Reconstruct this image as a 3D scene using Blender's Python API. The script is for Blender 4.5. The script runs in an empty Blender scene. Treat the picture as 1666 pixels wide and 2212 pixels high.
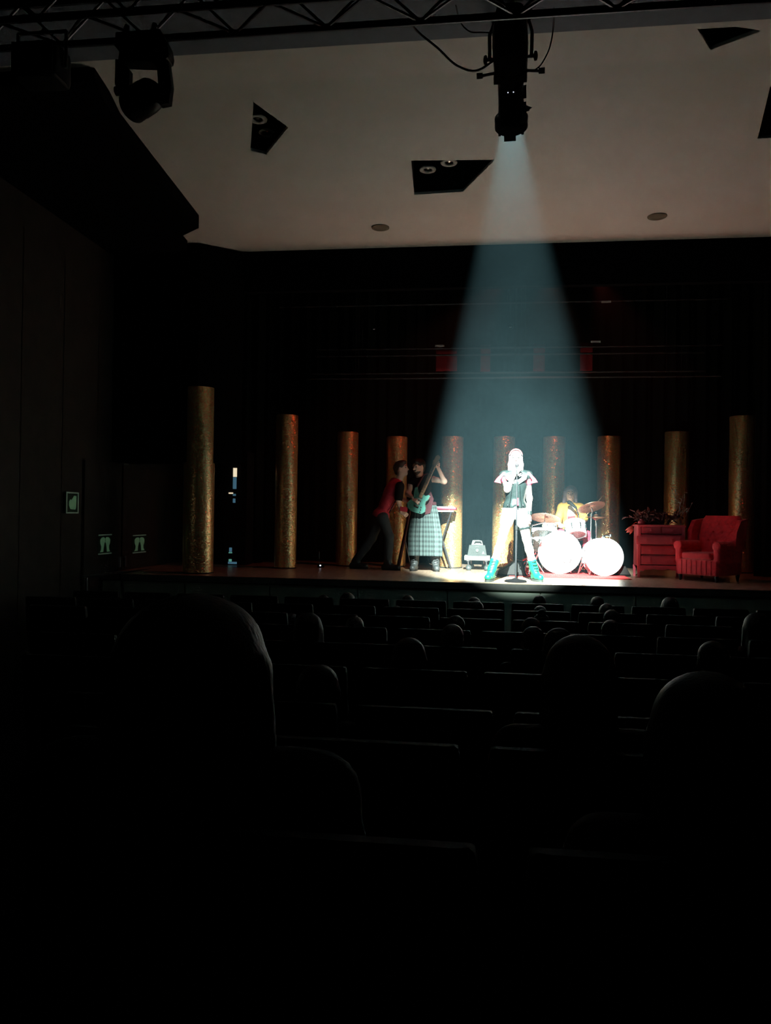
import bpy, math, random
import numpy as np
from mathutils import Vector, Matrix
from mathutils.geometry import tessellate_polygon

random.seed(7)
rng = np.random.default_rng(7)
scene = bpy.context.scene
C = scene.collection

# ------------------------------------------------------------------ camera
FPX = 1700.0
PSI, PHI, RHO = math.radians(7.3), math.radians(0.2), 0.015
CAM = np.array([0.0, 0.0, 0.85])
_F = np.array([-math.sin(PSI) * math.cos(PHI), math.cos(PSI) * math.cos(PHI), math.sin(PHI)])
_R0 = np.array([math.cos(PSI), math.sin(PSI), 0.0])
_U0 = np.cross(_R0, _F)
_R = _R0 * math.cos(RHO) + _U0 * math.sin(RHO)
_U = _U0 * math.cos(RHO) - _R0 * math.sin(RHO)
cd = bpy.data.cameras.new('camera')
cd.sensor_fit = 'HORIZONTAL'
cd.sensor_width = 36.0
cd.lens = 36.0 * FPX / 1666.0
cd.clip_start = 0.05
cd.clip_end = 200
cam = bpy.data.objects.new('camera', cd)
C.objects.link(cam)
cam.matrix_world = Matrix(((_R[0], _U[0], -_F[0], CAM[0]), (_R[1], _U[1], -_F[1], CAM[1]),
                           (_R[2], _U[2], -_F[2], CAM[2]), (0, 0, 0, 1)))
scene.camera = cam


def ray(x, y):
    return _R * (x - 833) / FPX - _U * (y - 1106) / FPX + _F


def gz(x, y, z):            # point of the photograph on the level z
    d = ray(x, y)
    return CAM + d * (z - CAM[2]) / d[2]


def gy(x, y, Y):            # point of the photograph at the depth Y
    d = ray(x, y)
    return CAM + d * (Y / d[1])


def gx(x, y, X):            # point of the photograph on a side wall
    d = ray(x, y)
    return CAM + d * (X / d[0])


# ------------------------------------------------------------------ world, exposure, lights
w = bpy.data.worlds.new('dark_hall')
scene.world = w
w.use_nodes = True
w.node_tree.nodes['Background'].inputs[0].default_value = (0.6, 0.75, 1.0, 1)
w.node_tree.nodes['Background'].inputs[1].default_value = 0.0003
scene.view_settings.view_transform = 'Standard'
scene.view_settings.look = 'None'
scene.view_settings.gamma = 1.0
scene.view_settings.use_curve_mapping = False
scene.view_settings.exposure = 0.0

cy = scene.cycles
cy.max_bounces = 3
cy.diffuse_bounces = 3
cy.glossy_bounces = 2
cy.transmission_bounces = 2
cy.volume_bounces = 0
cy.transparent_max_bounces = 6
cy.caustics_reflective = False
cy.caustics_refractive = False
cy.adaptive_threshold = 0.04
cy.denoising_input_passes = 'RGB_ALBEDO'

SPOT_POWER = 25500.0
HAZE_HALL, HAZE_STAGE = 0.0020, 0.0175
STAGE_Y = 10.1          # stage front edge
HEAD_Y = 10.8           # black header over the stage opening
CEIL_Z = 4.55
COL_Y = 12.7
LAMP_MOUTH = Vector(gy(1105, 274, 6.2))
LAMP_AIM = Vector((0.46, 11.78, 0.42))


def light(name, kind, loc, aim, color, energy, parent=None, size=0.05, angle=40, blend=0.3):
    ld = bpy.data.lights.new(name, kind)
    ld.color = color
    ld.energy = energy
    ld.shadow_soft_size = size
    if kind == 'SPOT':
        ld.spot_size = math.radians(angle)
        ld.spot_blend = blend
    lo = bpy.data.objects.new(name, ld)
    C.objects.link(lo)
    lo.location = loc
    if aim is not None:
        lo.rotation_euler = (Vector(aim) - Vector(loc)).to_track_quat('-Z', 'Y').to_euler()
    return lo


# ------------------------------------------------------------------ materials
MATS = {}


def mat(name, col, rough=0.6, metal=0.0, var=0.12, scale=14.0, emit=None, estr=0.0, bump=0.0, bscale=60.0, coat=0.0, sheen=0.0, spec=None):
    if name in MATS:
        return MATS[name]
    m = bpy.data.materials.new(name)
    m.use_nodes = True
    nt = m.node_tree
    b = nt.nodes['Principled BSDF']
    tc = nt.nodes.new('ShaderNodeTexCoord')
    nz = nt.nodes.new('ShaderNodeTexNoise')
    nz.inputs['Scale'].default_value = scale
    nz.inputs['Detail'].default_value = 4
    nt.links.new(tc.outputs['Object'], nz.inputs['Vector'])
    rp = nt.nodes.new('ShaderNodeValToRGB')
    lo = [max(0, c * (1 - var)) for c in col]
    hi = [min(1, c * (1 + var)) for c in col]
    rp.color_ramp.elements[0].color = (*lo, 1)
    rp.color_ramp.elements[1].color = (*hi, 1)
    rp.color_ramp.elements[0].position = 0.3
    rp.color_ramp.elements[1].position = 0.7
    nt.links.new(nz.outputs['Fac'], rp.inputs['Fac'])
    nt.links.new(rp.outputs['Color'], b.inputs['Base Color'])
    b.inputs['Roughness'].default_value = rough
    b.inputs['Metallic'].default_value = metal
    if spec is not None:
        b.inputs['Specular IOR Level'].default_value = spec
    if coat:
        b.inputs['Coat Weight'].default_value = coat
    if sheen:
        b.inputs['Sheen Weight'].default_value = sheen
    if emit:
        b.inputs['Emission Color'].default_value = (*emit, 1)
        b.inputs['Emission Strength'].default_value = estr
        m.cycles.emission_sampling = 'NONE'
    if bump:
        bp = nt.nodes.new('ShaderNodeBump')
        n2 = nt.nodes.new('ShaderNodeTexNoise')
        n2.inputs['Scale'].default_value = bscale
        nt.links.new(tc.outputs['Object'], n2.inputs['Vector'])
        bp.inputs['Strength'].default_value = bump
        bp.inputs['Distance'].default_value = 0.01
        nt.links.new(n2.outputs['Fac'], bp.inputs['Height'])
        nt.links.new(bp.outputs['Normal'], b.inputs['Normal'])
    MATS[name] = m
    return m


def glitter_mat():
    m = bpy.data.materials.new('gold_glitter_foil')
    m.use_nodes = True
    nt = m.node_tree
    b = nt.nodes['Principled BSDF']
    tc = nt.nodes.new('ShaderNodeTexCoord')
    vo = nt.nodes.new('ShaderNodeTexVoronoi')
    vo.inputs['Scale'].default_value = 75
    nt.links.new(tc.outputs['Object'], vo.inputs['Vector'])
    rp = nt.nodes.new('ShaderNodeValToRGB')
    e = rp.color_ramp.elements
    e[0].position, e[0].color = 0.0, (0.82, 0.31, 0.13, 1)
    e[1].position, e[1].color = 1.0, (0.85, 0.64, 0.31, 1)
    k = e.new(0.45)
    k.color = (0.90, 0.50, 0.22, 1)
    k = e.new(0.75)
    k.color = (0.60, 0.58, 0.26, 1)
    sp = nt.nodes.new('ShaderNodeSeparateColor')
    nt.links.new(vo.outputs['Color'], sp.inputs['Color'])
    nt.links.new(sp.outputs[0], rp.inputs['Fac'])
    nt.links.new(rp.outputs['Color'], b.inputs['Base Color'])
    b.inputs['Metallic'].default_value = 0.70
    b.inputs['Roughness'].default_value = 0.29
    # every flake tilts a little its own way
    sub = nt.nodes.new('ShaderNodeVectorMath')
    sub.operation = 'SUBTRACT'
    sub.inputs[1].default_value = (0.5, 0.5, 0.5)
    nt.links.new(vo.outputs['Color'], sub.inputs[0])
    sc = nt.nodes.new('ShaderNodeVectorMath')
    sc.operation = 'SCALE'
    pw = nt.nodes.new('ShaderNodeMath')
    pw.operation = 'POWER'
    pw.inputs[1].default_value = 5.0
    nt.links.new(sp.outputs[2], pw.inputs[0])
    ml = nt.nodes.new('ShaderNodeMath')
    ml.operation = 'MULTIPLY_ADD'
    ml.inputs[1].default_value = 0.85
    ml.inputs[2].default_value = 0.14
    nt.links.new(pw.outputs[0], ml.inputs[0])
    nt.links.new(ml.outputs[0], sc.inputs['Scale'])
    nt.links.new(sub.outputs[0], sc.inputs[0])
    ge = nt.nodes.new('ShaderNodeNewGeometry')
    ad = nt.nodes.new('ShaderNodeVectorMath')
    ad.operation = 'ADD'
    nt.links.new(ge.outputs['Normal'], ad.inputs[0])
    nt.links.new(sc.outputs[0], ad.inputs[1])
    no = nt.nodes.new('ShaderNodeVectorMath')
    no.operation = 'NORMALIZE'
    nt.links.new(ad.outputs[0], no.inputs[0])
    nt.links.new(no.outputs[0], b.inputs['Normal'])
    MATS['glitter'] = m
    return m


def plaid_mat():
    m = bpy.data.materials.new('grey_green_plaid')
    m.use_nodes = True
    nt = m.node_tree
    b = nt.nodes['Principled BSDF']
    uv = nt.nodes.new('ShaderNodeUVMap')
    sx = nt.nodes.new('ShaderNodeSeparateXYZ')
    nt.links.new(uv.outputs[0], sx.inputs[0])
    outs = []
    for i, fr in ((0, 34.0), (1, 11.0)):
        mu = nt.nodes.new('ShaderNodeMath'); mu.operation = 'MULTIPLY'; mu.inputs[1].default_value = fr
        nt.links.new(sx.outputs[i], mu.inputs[0])
        fr_ = nt.nodes.new('ShaderNodeMath'); fr_.operation = 'FRACT'
        nt.links.new(mu.outputs[0], fr_.inputs[0])
        r = nt.nodes.new('ShaderNodeValToRGB')
        e = r.color_ramp.elements
        e[0].position, e[0].color = 0.0, (0.02, 0.028, 0.028, 1)
        e[1].position, e[1].color = 1.0, (0.02, 0.028, 0.028, 1)
        for p, c in ((0.22, (0.02, 0.028, 0.028)), (0.28, (0.07, 0.105, 0.10)), (0.62, (0.07, 0.105, 0.10)), (0.66, (0.13, 0.16, 0.15)), (0.72, (0.045, 0.07, 0.07))):
            q = e.new(p); q.color = (*c, 1)
        nt.links.new(fr_.outputs[0], r.inputs['Fac'])
        outs.append(r)
    mx = nt.nodes.new('ShaderNodeMix')
    mx.data_type = 'RGBA'
    mx.inputs[0].default_value = 0.5
    nt.links.new(outs[0].outputs[0], mx.inputs[6])
    nt.links.new(outs[1].outputs[0], mx.inputs[7])
    nt.links.new(mx.outputs[2], b.inputs['Base Color'])
    b.inputs['Roughness'].default_value = 0.85
    MATS['plaid'] = m
    return m


def floor_mat():
    m = mat('stage_floor_boards', (0.36, 0.26, 0.19), 0.32, var=0.18, scale=3.0, bump=0.05, bscale=20)
    nt = m.node_tree
    for n in nt.nodes:
        if n.type == 'TEX_COORD':
            mp = nt.nodes.new('ShaderNodeMapping')
            mp.inputs['Scale'].default_value = (8, 0.6, 1)
            for l in list(n.outputs['Object'].links):
                nt.links.new(mp.outputs[0], l.to_socket)
            nt.links.new(n.outputs['Object'], mp.inputs[0])
            break
    return m


glitter_mat(); plaid_mat(); floor_mat()
mat('plaster', (0.80, 0.76, 0.70), 0.9, var=0.03, scale=2.0, bump=0.05, bscale=200)
mat('grey_fascia', (0.20, 0.235, 0.28), 0.8, var=0.05)
mat('black_paint', (0.006, 0.006, 0.007), 0.8, spec=0.2)
mat('soft_black', (0.0025, 0.0025, 0.003), 0.95, spec=0.05)
mat('curtain_black', (0.0045, 0.0060, 0.0055), 0.95, spec=0.1)
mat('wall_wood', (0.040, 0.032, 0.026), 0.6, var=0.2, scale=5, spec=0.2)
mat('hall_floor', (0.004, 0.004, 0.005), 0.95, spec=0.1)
mat('apron', (0.26, 0.31, 0.25), 0.8, var=0.1, scale=6)
mat('nosing', (0.05, 0.05, 0.045), 0.5)
mat('lamp_black', (0.006, 0.006, 0.0065), 0.5, spec=0.2)
mat('steel', (0.35, 0.36, 0.38), 0.35, metal=0.9)
mat('dark_steel', (0.10, 0.10, 0.11), 0.4, metal=0.8)
mat('chrome', (0.75, 0.77, 0.78), 0.18, metal=1.0, var=0.03)
mat('alu', (0.10, 0.105, 0.12), 0.45, metal=0.9, var=0.03)
mat('rubber', (0.012, 0.012, 0.012), 0.7)
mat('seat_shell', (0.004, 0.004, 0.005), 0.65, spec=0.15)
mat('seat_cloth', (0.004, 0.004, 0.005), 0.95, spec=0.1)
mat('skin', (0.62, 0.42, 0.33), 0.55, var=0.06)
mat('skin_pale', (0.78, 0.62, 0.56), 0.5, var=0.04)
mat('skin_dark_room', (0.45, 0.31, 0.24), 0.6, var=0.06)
mat('hair_dark', (0.010, 0.007, 0.006), 0.55, var=0.4, scale=80, bump=0.3, bscale=150, spec=0.25)
mat('hair_grey', (0.06, 0.06, 0.06), 0.5, var=0.4, scale=80, bump=0.3, bscale=150, spec=0.3)
mat('hair_brown', (0.05, 0.03, 0.02), 0.5, var=0.4, scale=80, bump=0.3, bscale=150)
mat('hair_pink', (0.80, 0.55, 0.55), 0.45, var=0.12, scale=60, bump=0.3, bscale=150)
mat('hair_violet', (0.22, 0.17, 0.20), 0.5, var=0.3, scale=60, bump=0.3, bscale=150)
mat('band_red', (0.30, 0.06, 0.06), 0.6)
mat('leather_black', (0.018, 0.027, 0.026), 0.32, var=0.2, bump=0.15, bscale=70)
mat('red_cloth', (0.52, 0.030, 0.055), 0.8, bump=0.1, bscale=120)
mat('red_tee', (0.60, 0.06, 0.10), 0.8)
mat('black_cloth', (0.006, 0.0055, 0.006), 0.9, spec=0.15)
mat('maroon_cloth', (0.055, 0.010, 0.015), 0.85)
mat('denim', (0.028, 0.034, 0.042), 0.85, bump=0.1, bscale=250)
mat('white_cloth', (0.85, 0.86, 0.88), 0.8, var=0.03)
mat('tights', (0.80, 0.76, 0.74), 0.6, var=0.03)
mat('teal_boot', (0.006, 0.21, 0.110), 0.45, var=0.1)
mat('sole_dark', (0.05, 0.06, 0.055), 0.7)
mat('lace_dark', (0.02, 0.04, 0.04), 0.7)
mat('boot_grey', (0.045, 0.05, 0.05), 0.5)
mat('shoe_black', (0.010, 0.010, 0.011), 0.4)
mat('yellow_cloth', (0.78, 0.46, 0.10), 0.75)
mat('print_red', (0.5, 0.05, 0.06), 0.8)
mat('guitar_teal', (0.085, 0.24, 0.20), 0.25, var=0.05, coat=0.5)
mat('guitar_neck', (0.30, 0.18, 0.10), 0.4)
mat('guitar_guard', (0.05, 0.06, 0.06), 0.4)
mat('drum_white', (0.86, 0.87, 0.87), 0.35, var=0.02)
mat('drum_head', (0.88, 0.88, 0.86), 0.55, var=0.02)
mat('drum_head_red', (0.42, 0.12, 0.12), 0.5, var=0.05)
mat('hole_grey', (0.22, 0.23, 0.24), 0.8, var=0.3, scale=20)
mat('bronze', (0.42, 0.20, 0.12), 0.38, metal=0.85, var=0.1)
mat('red_metal', (0.60, 0.07, 0.07), 0.4, metal=0.3)
mat('red_rug', (0.70, 0.04, 0.04), 0.95, bump=0.3, bscale=300)
mat('amp_grey', (0.030, 0.037, 0.036), 0.6, bump=0.2, bscale=250)
mat('amp_light', (0.10, 0.115, 0.11), 0.5)
mat('dolly_white', (0.20, 0.215, 0.21), 0.5, var=0.05)
mat('dresser_red', (0.62, 0.095, 0.13), 0.55, var=0.12, scale=9)
mat('dresser_inside', (0.06, 0.015, 0.018), 0.8)
mat('velvet_red', (0.80, 0.018, 0.040), 0.7, var=0.15, scale=20, sheen=0.4)
mat('dry_leaf', (0.17, 0.085, 0.085), 0.8, var=0.4, scale=40)
mat('red_leaf', (0.50, 0.07, 0.05), 0.7, var=0.2)
mat('pale_twig', (0.45, 0.42, 0.40), 0.8, var=0.3)
mat('red_light_cloth', (0.22, 0.006, 0.016), 0.9)  # red light on the masking, put into the cloth colour
mat('label_white', (0.8, 0.8, 0.78), 0.6, var=0.03)
mat('sign_dark', (0.012, 0.05, 0.025), 0.6)
mat('sign_glow', (0.30, 0.55, 0.34), 0.7, emit=(0.35, 0.80, 0.42), estr=0.045)
mat('sign_border', (0.40, 0.55, 0.45), 0.7, emit=(0.45, 0.75, 0.55), estr=0.025)
mat('glow_cream', (0.8, 0.75, 0.6), 0.4, emit=(1.0, 0.88, 0.62), estr=0.85, var=0.02)
mat('glow_blue', (0.10, 0.25, 0.35), 0.4, emit=(0.16, 0.42, 0.62), estr=0.25, var=0.05)
mat('glow_teal', (0.10, 0.30, 0.28), 0.4, emit=(0.25, 0.80, 0.65), estr=0.30, var=0.05)
mat('led_white', (0.8, 0.85, 0.9), 0.4, emit=(0.8, 0.9, 1.0), estr=1.2, var=0.02)
mat('key_white', (0.8, 0.8, 0.78), 0.4, var=0.02)
mat('keyboard_red', (0.45, 0.02, 0.05), 0.45)
mat('lens_glass', (0.25, 0.24, 0.22), 0.2, metal=0.6)
mat('ring_grey', (0.42, 0.41, 0.38), 0.5)
mat('recess_black', (0.012, 0.009, 0.009), 0.8)
mat('grille', (0.20, 0.17, 0.12), 0.8)
mat('white_glow', (0.9, 0.85, 0.8), 0.5, emit=(1, .95, .85), estr=1.0, var=0.02)


# ------------------------------------------------------------------ mesh helpers
def npv(p):
    return np.array(p, dtype=float)


def nrm(v):
    v = npv(v)
    return v / max(1e-9, np.linalg.norm(v))


class MB:
    """collects simple solids; build() links them as one mesh object"""

    def __init__(s):
        s.v, s.f = [], []

    def add(s, vs, fs):
        o = len(s.v)
        s.v += [tuple(map(float, p)) for p in vs]
        s.f += [tuple(i + o for i in q) for q in fs]
        return s

    def box(s, lo, hi):
        x0, y0, z0 = lo
        x1, y1, z1 = hi
        return s.add([(x0, y0, z0), (x1, y0, z0), (x1, y1, z0), (x0, y1, z0), (x0, y0, z1), (x1, y0, z1), (x1, y1, z1), (x0, y1, z1)],
                     [(0, 3, 2, 1), (4, 5, 6, 7), (0, 1, 5, 4), (1, 2, 6, 5), (2, 3, 7, 6), (3, 0, 4, 7)])

    def obox(s, c, ax, ay, az, h):
        """oriented box, half sizes h along unit axes"""
        c = npv(c)
        pts = []
        for k in (-1, 1):
            for (i, j) in ((-1, -1), (1, -1), (1, 1), (-1, 1)):
                pts.append(c + npv(ax) * i * h[0] + npv(ay) * j * h[1] + npv(az) * k * h[2])
        return s.add(pts, [(0, 3, 2, 1), (4, 5, 6, 7), (0, 1, 5, 4), (1, 2, 6, 5), (2, 3, 7, 6), (3, 0, 4, 7)])

    def rbox(s, lo, hi, r=0.02, n=3):
        """box with rounded vertical edges and a softened rim"""
        x0, y0, z0 = lo
        x1, y1, z1 = hi
        r = min(r, (x1 - x0) / 2.01, (y1 - y0) / 2.01)
        rings = []
        rz = min(r, (z1 - z0) / 2.01)
        zs = [(z0, rz * .6), (z0 + rz * .35, rz * .12), (z0 + rz, 0), (z1 - rz, 0), (z1 - rz * .35, rz * .12), (z1, rz * .6)]
        for z, ins in zs:
            ring = []
            for cx, cy, a0 in ((x1 - r, y1 - r, 0), (x0 + r, y1 - r, 90), (x0 + r, y0 + r, 180), (x1 - r, y0 + r, 270)):
                for i in range(n + 1):
                    a = math.radians(a0 + 90 * i / n)
                    ring.append((cx + (r - ins) * math.cos(a), cy + (r - ins) * math.sin(a), z))
            rings.append(ring)
        return s.rings(rings)

    def rings(s, rings, cap=True, loop=False):
        n = len(rings[0])
        vs = [p for r in rings for p in r]
        fs = []
        m = len(rings)
        for i in range(m if loop else m - 1):
            a, b = i * n, ((i + 1) % m) * n
            for j in range(n):
                k = (j + 1) % n
                fs.append((a + j, a + k, b + k, b + j))
        if cap and not loop:
            fs.append(tuple(range(n - 1, -1, -1)))
            fs.append(tuple(range((m - 1) * n, m * n)))
        return s.add(vs, fs)

    def tube(s, pts, rad, n=8, cap=True):
        pts = [npv(p) for p in pts]
        if not hasattr(rad, '__len__'):
            rad = [rad] * len(pts)
        t0 = nrm(pts[1] - pts[0])
        up = npv((0, 0, 1)) if abs(t0[2]) < 0.9 else npv((1, 0, 0))
        u = nrm(np.cross(up, t0))
        rings = []
        for i, p in enumerate(pts):
            t = nrm(pts[min(i + 1, len(pts) - 1)] - pts[max(i - 1, 0)])
            u = nrm(u - t * np.dot(u, t))
            v = np.cross(t, u)
            rings.append([p + rad[i] * (math.cos(2 * math.pi * k / n) * u + math.sin(2 * math.pi * k / n) * v) for k in range(n)])
        return s.rings(rings, cap)

    def lathe(s, c, axis, prof, n=32, cap=True, ref=None):
        """profile [(radius, height along axis)]"""
        a = nrm(axis)
        up = npv(ref) if ref is not None else (npv((0, 0, 1)) if abs(a[2]) < 0.9 else npv((1, 0, 0)))
        u = nrm(np.cross(up, a))
        v = np.cross(a, u)
        c = npv(c)
        rings = [[c + a * h + r * (math.cos(2 * math.pi * k / n) * u + math.sin(2 * math.pi * k / n) * v) for k in range(n)] for r, h in prof]
        return s.rings(rings, cap)

    def prism(s, poly, off):
        """polygon of 3D points extruded by a vector"""
        n = len(poly)
        off = npv(off)
        vs = [npv(p) for p in poly] + [npv(p) + off for p in poly]
        tri = tessellate_polygon([[Vector(p) for p in poly]])
        fs = [tuple(t) for t in tri] + [tuple(i + n for i in reversed(t)) for t in tri]
        fs += [(i, (i + 1) % n, (i + 1) % n + n, i + n) for i in range(n)]
        return s.add(vs, fs)

    def ell(s, c, r, n=16, m=10, R=None):
        rings = []
        c = npv(c)
        R = np.eye(3) if R is None else R
        for i in range(m + 1):
            th = math.pi * (0.02 + 0.96 * i / m)
            rings.append([c + R @ npv((r[0] * math.sin(th) * math.cos(2 * math.pi * k / n), r[1] * math.sin(th) * math.sin(2 * math.pi * k / n), -r[2] * math.cos(th))) for k in range(n)])
        return s.rings(rings)

    def mesh(s, name):
        me = bpy.data.meshes.new(name)
        me.from_pydata(s.v, [], s.f)
        me.validate()
        import bmesh
        bm = bmesh.new()
        bm.from_mesh(me)
        bmesh.ops.recalc_face_normals(bm, faces=bm.faces)
        bm.to_mesh(me)
        bm.free()
        return me

    def build(s, name, m, parent=None, smooth=False):
        return link(name, s.mesh(name), m, parent, smooth)


def link(name, me, m, parent=None, smooth=False):
    o = bpy.data.objects.new(name, me)
    C.objects.link(o)
    if not me.materials:
        me.materials.append(MATS[m] if isinstance(m, str) else m)
    if smooth:
        me.polygons.foreach_set('use_smooth', [True] * len(me.polygons))
        if smooth != 'all':
            me.set_sharp_from_angle(angle=math.radians(40))
    if parent is not None:
        o.parent = parent
        base = parent
        off = Vector((0, 0, 0))
        while base is not None:
            off = off + base.location
            base = base.parent
        if parent.get('local') is None:       # meshes of a thing are written in world coordinates
            if parent.parent is None:
                o.matrix_parent_inverse = Matrix.Translation(-parent.location)
            # sub-parts hang on parts whose own frame is already the world
    return o


def thing(name, label, cat, loc, group=None, local=False):
    o = bpy.data.objects.new(name, None)
    C.objects.link(o)
    o.empty_display_size = 0.1
    o.location = tuple(map(float, loc))
    o['label'] = label
    o['category'] = cat
    if group:
        o['group'] = group
    if local:
        o['local'] = 1
    return o


def tag(o, label, cat, group=None):
    o['label'] = label
    o['category'] = cat
    if group:
        o['group'] = group
    return o


def struct(o, label=None):
    o['kind'] = 'structure'
    if label:
        o['label'] = label
    return o


def dup(root, loc, label=None, group=None, rot=None, scale=None):
    r = root.copy()
    C.objects.link(r)
    r.location = tuple(map(float, loc))
    if label:
        r['label'] = label
    if group:
        r['group'] = group
    if rot is not None:
        r.rotation_euler = rot
    if scale is not None:
        r.scale = scale
    for ch in list(root.children):
        c = ch.copy()
        C.objects.link(c)
        c.parent = r
        for g in ch.children:
            d = g.copy()
            C.objects.link(d)
            d.parent = c
    return r


# ------------------------------------------------------------------ smooth solid modelling for people
def smin(a, b, k):
    h = np.clip(k - np.abs(a - b), 0, None) / k
    return np.minimum(a, b) - h * h * k * 0.25


def prim_dist(pr, X, Y, Z):
    t = pr[0]
    if t == 'c':
        _, a, b, ra, rb = pr[:5]
        a, b = npv(a), npv(b)
        ba = b - a
        L = max(1e-9, ba @ ba)
        px, py, pz = X - a[0], Y - a[1], Z - a[2]
        h = np.clip((px * ba[0] + py * ba[1] + pz * ba[2]) / L, 0, 1)
        return np.sqrt((px - h * ba[0]) ** 2 + (py - h * ba[1]) ** 2 + (pz - h * ba[2]) ** 2) - (ra + (rb - ra) * h)
    if t == 'e':
        _, c, r, R = pr[:4]
        px, py, pz = X - c[0], Y - c[1], Z - c[2]
        q = [(R[0, i] * px + R[1, i] * py + R[2, i] * pz) for i in range(3)]
        k0 = np.sqrt(sum((q[i] / r[i]) ** 2 for i in range(3)))
        k1 = np.sqrt(sum((q[i] / r[i] ** 2) ** 2 for i in range(3))) + 1e-9
        return k0 * (k0 - 1.0) / k1
    if t == 'b':
        _, c, h, R, rd = pr[:5]
        px, py, pz = X - c[0], Y - c[1], Z - c[2]
        q = [np.abs(R[0, i] * px + R[1, i] * py + R[2, i] * pz) - (h[i] - rd) for i in range(3)]
        return np.sqrt(sum(np.maximum(a, 0) ** 2 for a in q)) + np.minimum(np.maximum(q[0], np.maximum(q[1], q[2])), 0) - rd


def prim_box(pr):
    if pr[0] == 'c':
        a, b = npv(pr[1]), npv(pr[2])
        r = max(pr[3], pr[4])
        return np.minimum(a, b) - r, np.maximum(a, b) + r
    c = npv(pr[1])
    r = max(pr[2]) * (1.0 if pr[0] == 'e' else 1.75)
    return c - r, c + r


def solid(prims, vox=0.01, k=0.03, sub=(), ksub=0.01, cuts=()):
    """smooth union of prims minus sub, clipped by half-spaces (point, normal kept outside); returns verts, quads"""
    lo = np.min([prim_box(p)[0] for p in prims], 0) - 3 * vox
    hi = np.max([prim_box(p)[1] for p in prims], 0) + 3 * vox
    n = np.ceil((hi - lo) / vox).astype(int) + 1
    ax = [lo[i] + vox * np.arange(n[i]) for i in range(3)]
    D = np.full(tuple(n), 0.2, np.float32)

    def sl(pr, m):
        a, b = prim_box(pr)
        i0 = np.maximum(((a - m - lo) / vox).astype(int), 0)
        i1 = np.minimum(((b + m - lo) / vox).astype(int) + 2, n)
        return tuple(slice(int(i0[i]), int(i1[i])) for i in range(3))
    for pr in prims:
        kk = pr[-1]['k'] if isinstance(pr[-1], dict) else k
        s = sl(pr, 0.06 + kk)
        X, Y, Z = np.meshgrid(ax[0][s[0]], ax[1][s[1]], ax[2][s[2]], indexing='ij', sparse=True)
        D[s] = smin(D[s], prim_dist(pr, X, Y, Z), kk)
    for pr in sub:
        s = sl(pr, 0.03)
        X, Y, Z = np.meshgrid(ax[0][s[0]], ax[1][s[1]], ax[2][s[2]], indexing='ij', sparse=True)
        D[s] = -smin(-D[s], prim_dist(pr, X, Y, Z), ksub)
    if cuts:
        X, Y, Z = np.meshgrid(*ax, indexing='ij', sparse=True)
        for p, nn in cuts:
            nn = nrm(nn)
            D = np.maximum(D, (X - p[0]) * nn[0] + (Y - p[1]) * nn[1] + (Z - p[2]) * nn[2])
    # surface nets
    I = D < 0
    c = [I[i:n[0] - 1 + i, j:n[1] - 1 + j, l:n[2] - 1 + l] for i in (0, 1) for j in (0, 1) for l in (0, 1)]
    s8 = sum(x.astype(np.int8) for x in c)
    act = (s8 > 0) & (s8 < 8)
    idx = -np.ones(act.shape, np.int32)
    cells = np.argwhere(act)
    idx[act] = np.arange(len(cells))
    acc = np.zeros((len(cells), 3))
    cnt = np.zeros(len(cells))
    cor = [(i, j, l) for i in (0, 1) for j in (0, 1) for l in (0, 1)]
    for a in range(8):
        for b in range(a + 1, 8):
            if sum(abs(cor[a][i] - cor[b][i]) for i in range(3)) != 1:
                continue
            A, B = npv(cor[a]).astype(int), npv(cor[b]).astype(int)
            da = D[tuple((cells + A).T)].astype(float)
            db = D[tuple((cells + B).T)].astype(float)
            m = (da < 0) != (db < 0)
            t = np.where(m, da / np.where(m, da - db, 1), 0)
            acc[m] += (A + (B - A) * t[:, None])[m]
            cnt[m] += 1
    V = lo + vox * (cells + acc / cnt[:, None])
    Q = []
    for axs in range(3):
        u, v = (axs + 1) % 3, (axs + 2) % 3
        s0 = [slice(None)] * 3
        s1 = [slice(None)] * 3
        s0[axs] = slice(0, -1)
        s1[axs] = slice(1, None)
        ch = I[tuple(s0)] != I[tuple(s1)]
        e = np.argwhere(ch)
        e = e[(e[:, u] > 0) & (e[:, v] > 0) & (e[:, u] < n[u] - 1) & (e[:, v] < n[v] - 1)]
        ins = I[tuple(e.T)]
        du = np.zeros(3, int); du[u] = 1
        dv = np.zeros(3, int); dv[v] = 1
        q = np.stack([idx[tuple((e - du - dv).T)], idx[tuple((e - dv).T)], idx[tuple(e.T)], idx[tuple((e - du).T)]], 1)
        q[~ins] = q[~ins][:, ::-1]
        Q.append(q)
    Q = np.concatenate(Q)
    return V, Q


def solid_obj(name, sets, m, parent):
    """one mesh object of one or more solids"""
    vs, qs, o = [], [], 0
    for V, Q in sets:
        vs.append(V)
        qs.append(Q + o)
        o += len(V)
    V = np.concatenate(vs)
    Q = np.concatenate(qs)
    me = bpy.data.meshes.new(name)
    me.vertices.add(len(V))
    me.vertices.foreach_set('co', V.astype(np.float32).ravel())
    me.loops.add(Q.size)
    me.loops.foreach_set('vertex_index', Q.astype(np.int32).ravel())
    me.polygons.add(len(Q))
    me.polygons.foreach_set('loop_start', np.arange(0, Q.size, 4, dtype=np.int32))
    me.update(calc_edges=True)
    me.validate()
    return link(name, me, m, parent, smooth='all')


def frame(zdir, xhint):
    z = nrm(zdir)
    x = npv(xhint) - z * np.dot(xhint, z)
    x = nrm(x)
    y = np.cross(z, x)
    return np.stack([x, y, z], 1)


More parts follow.
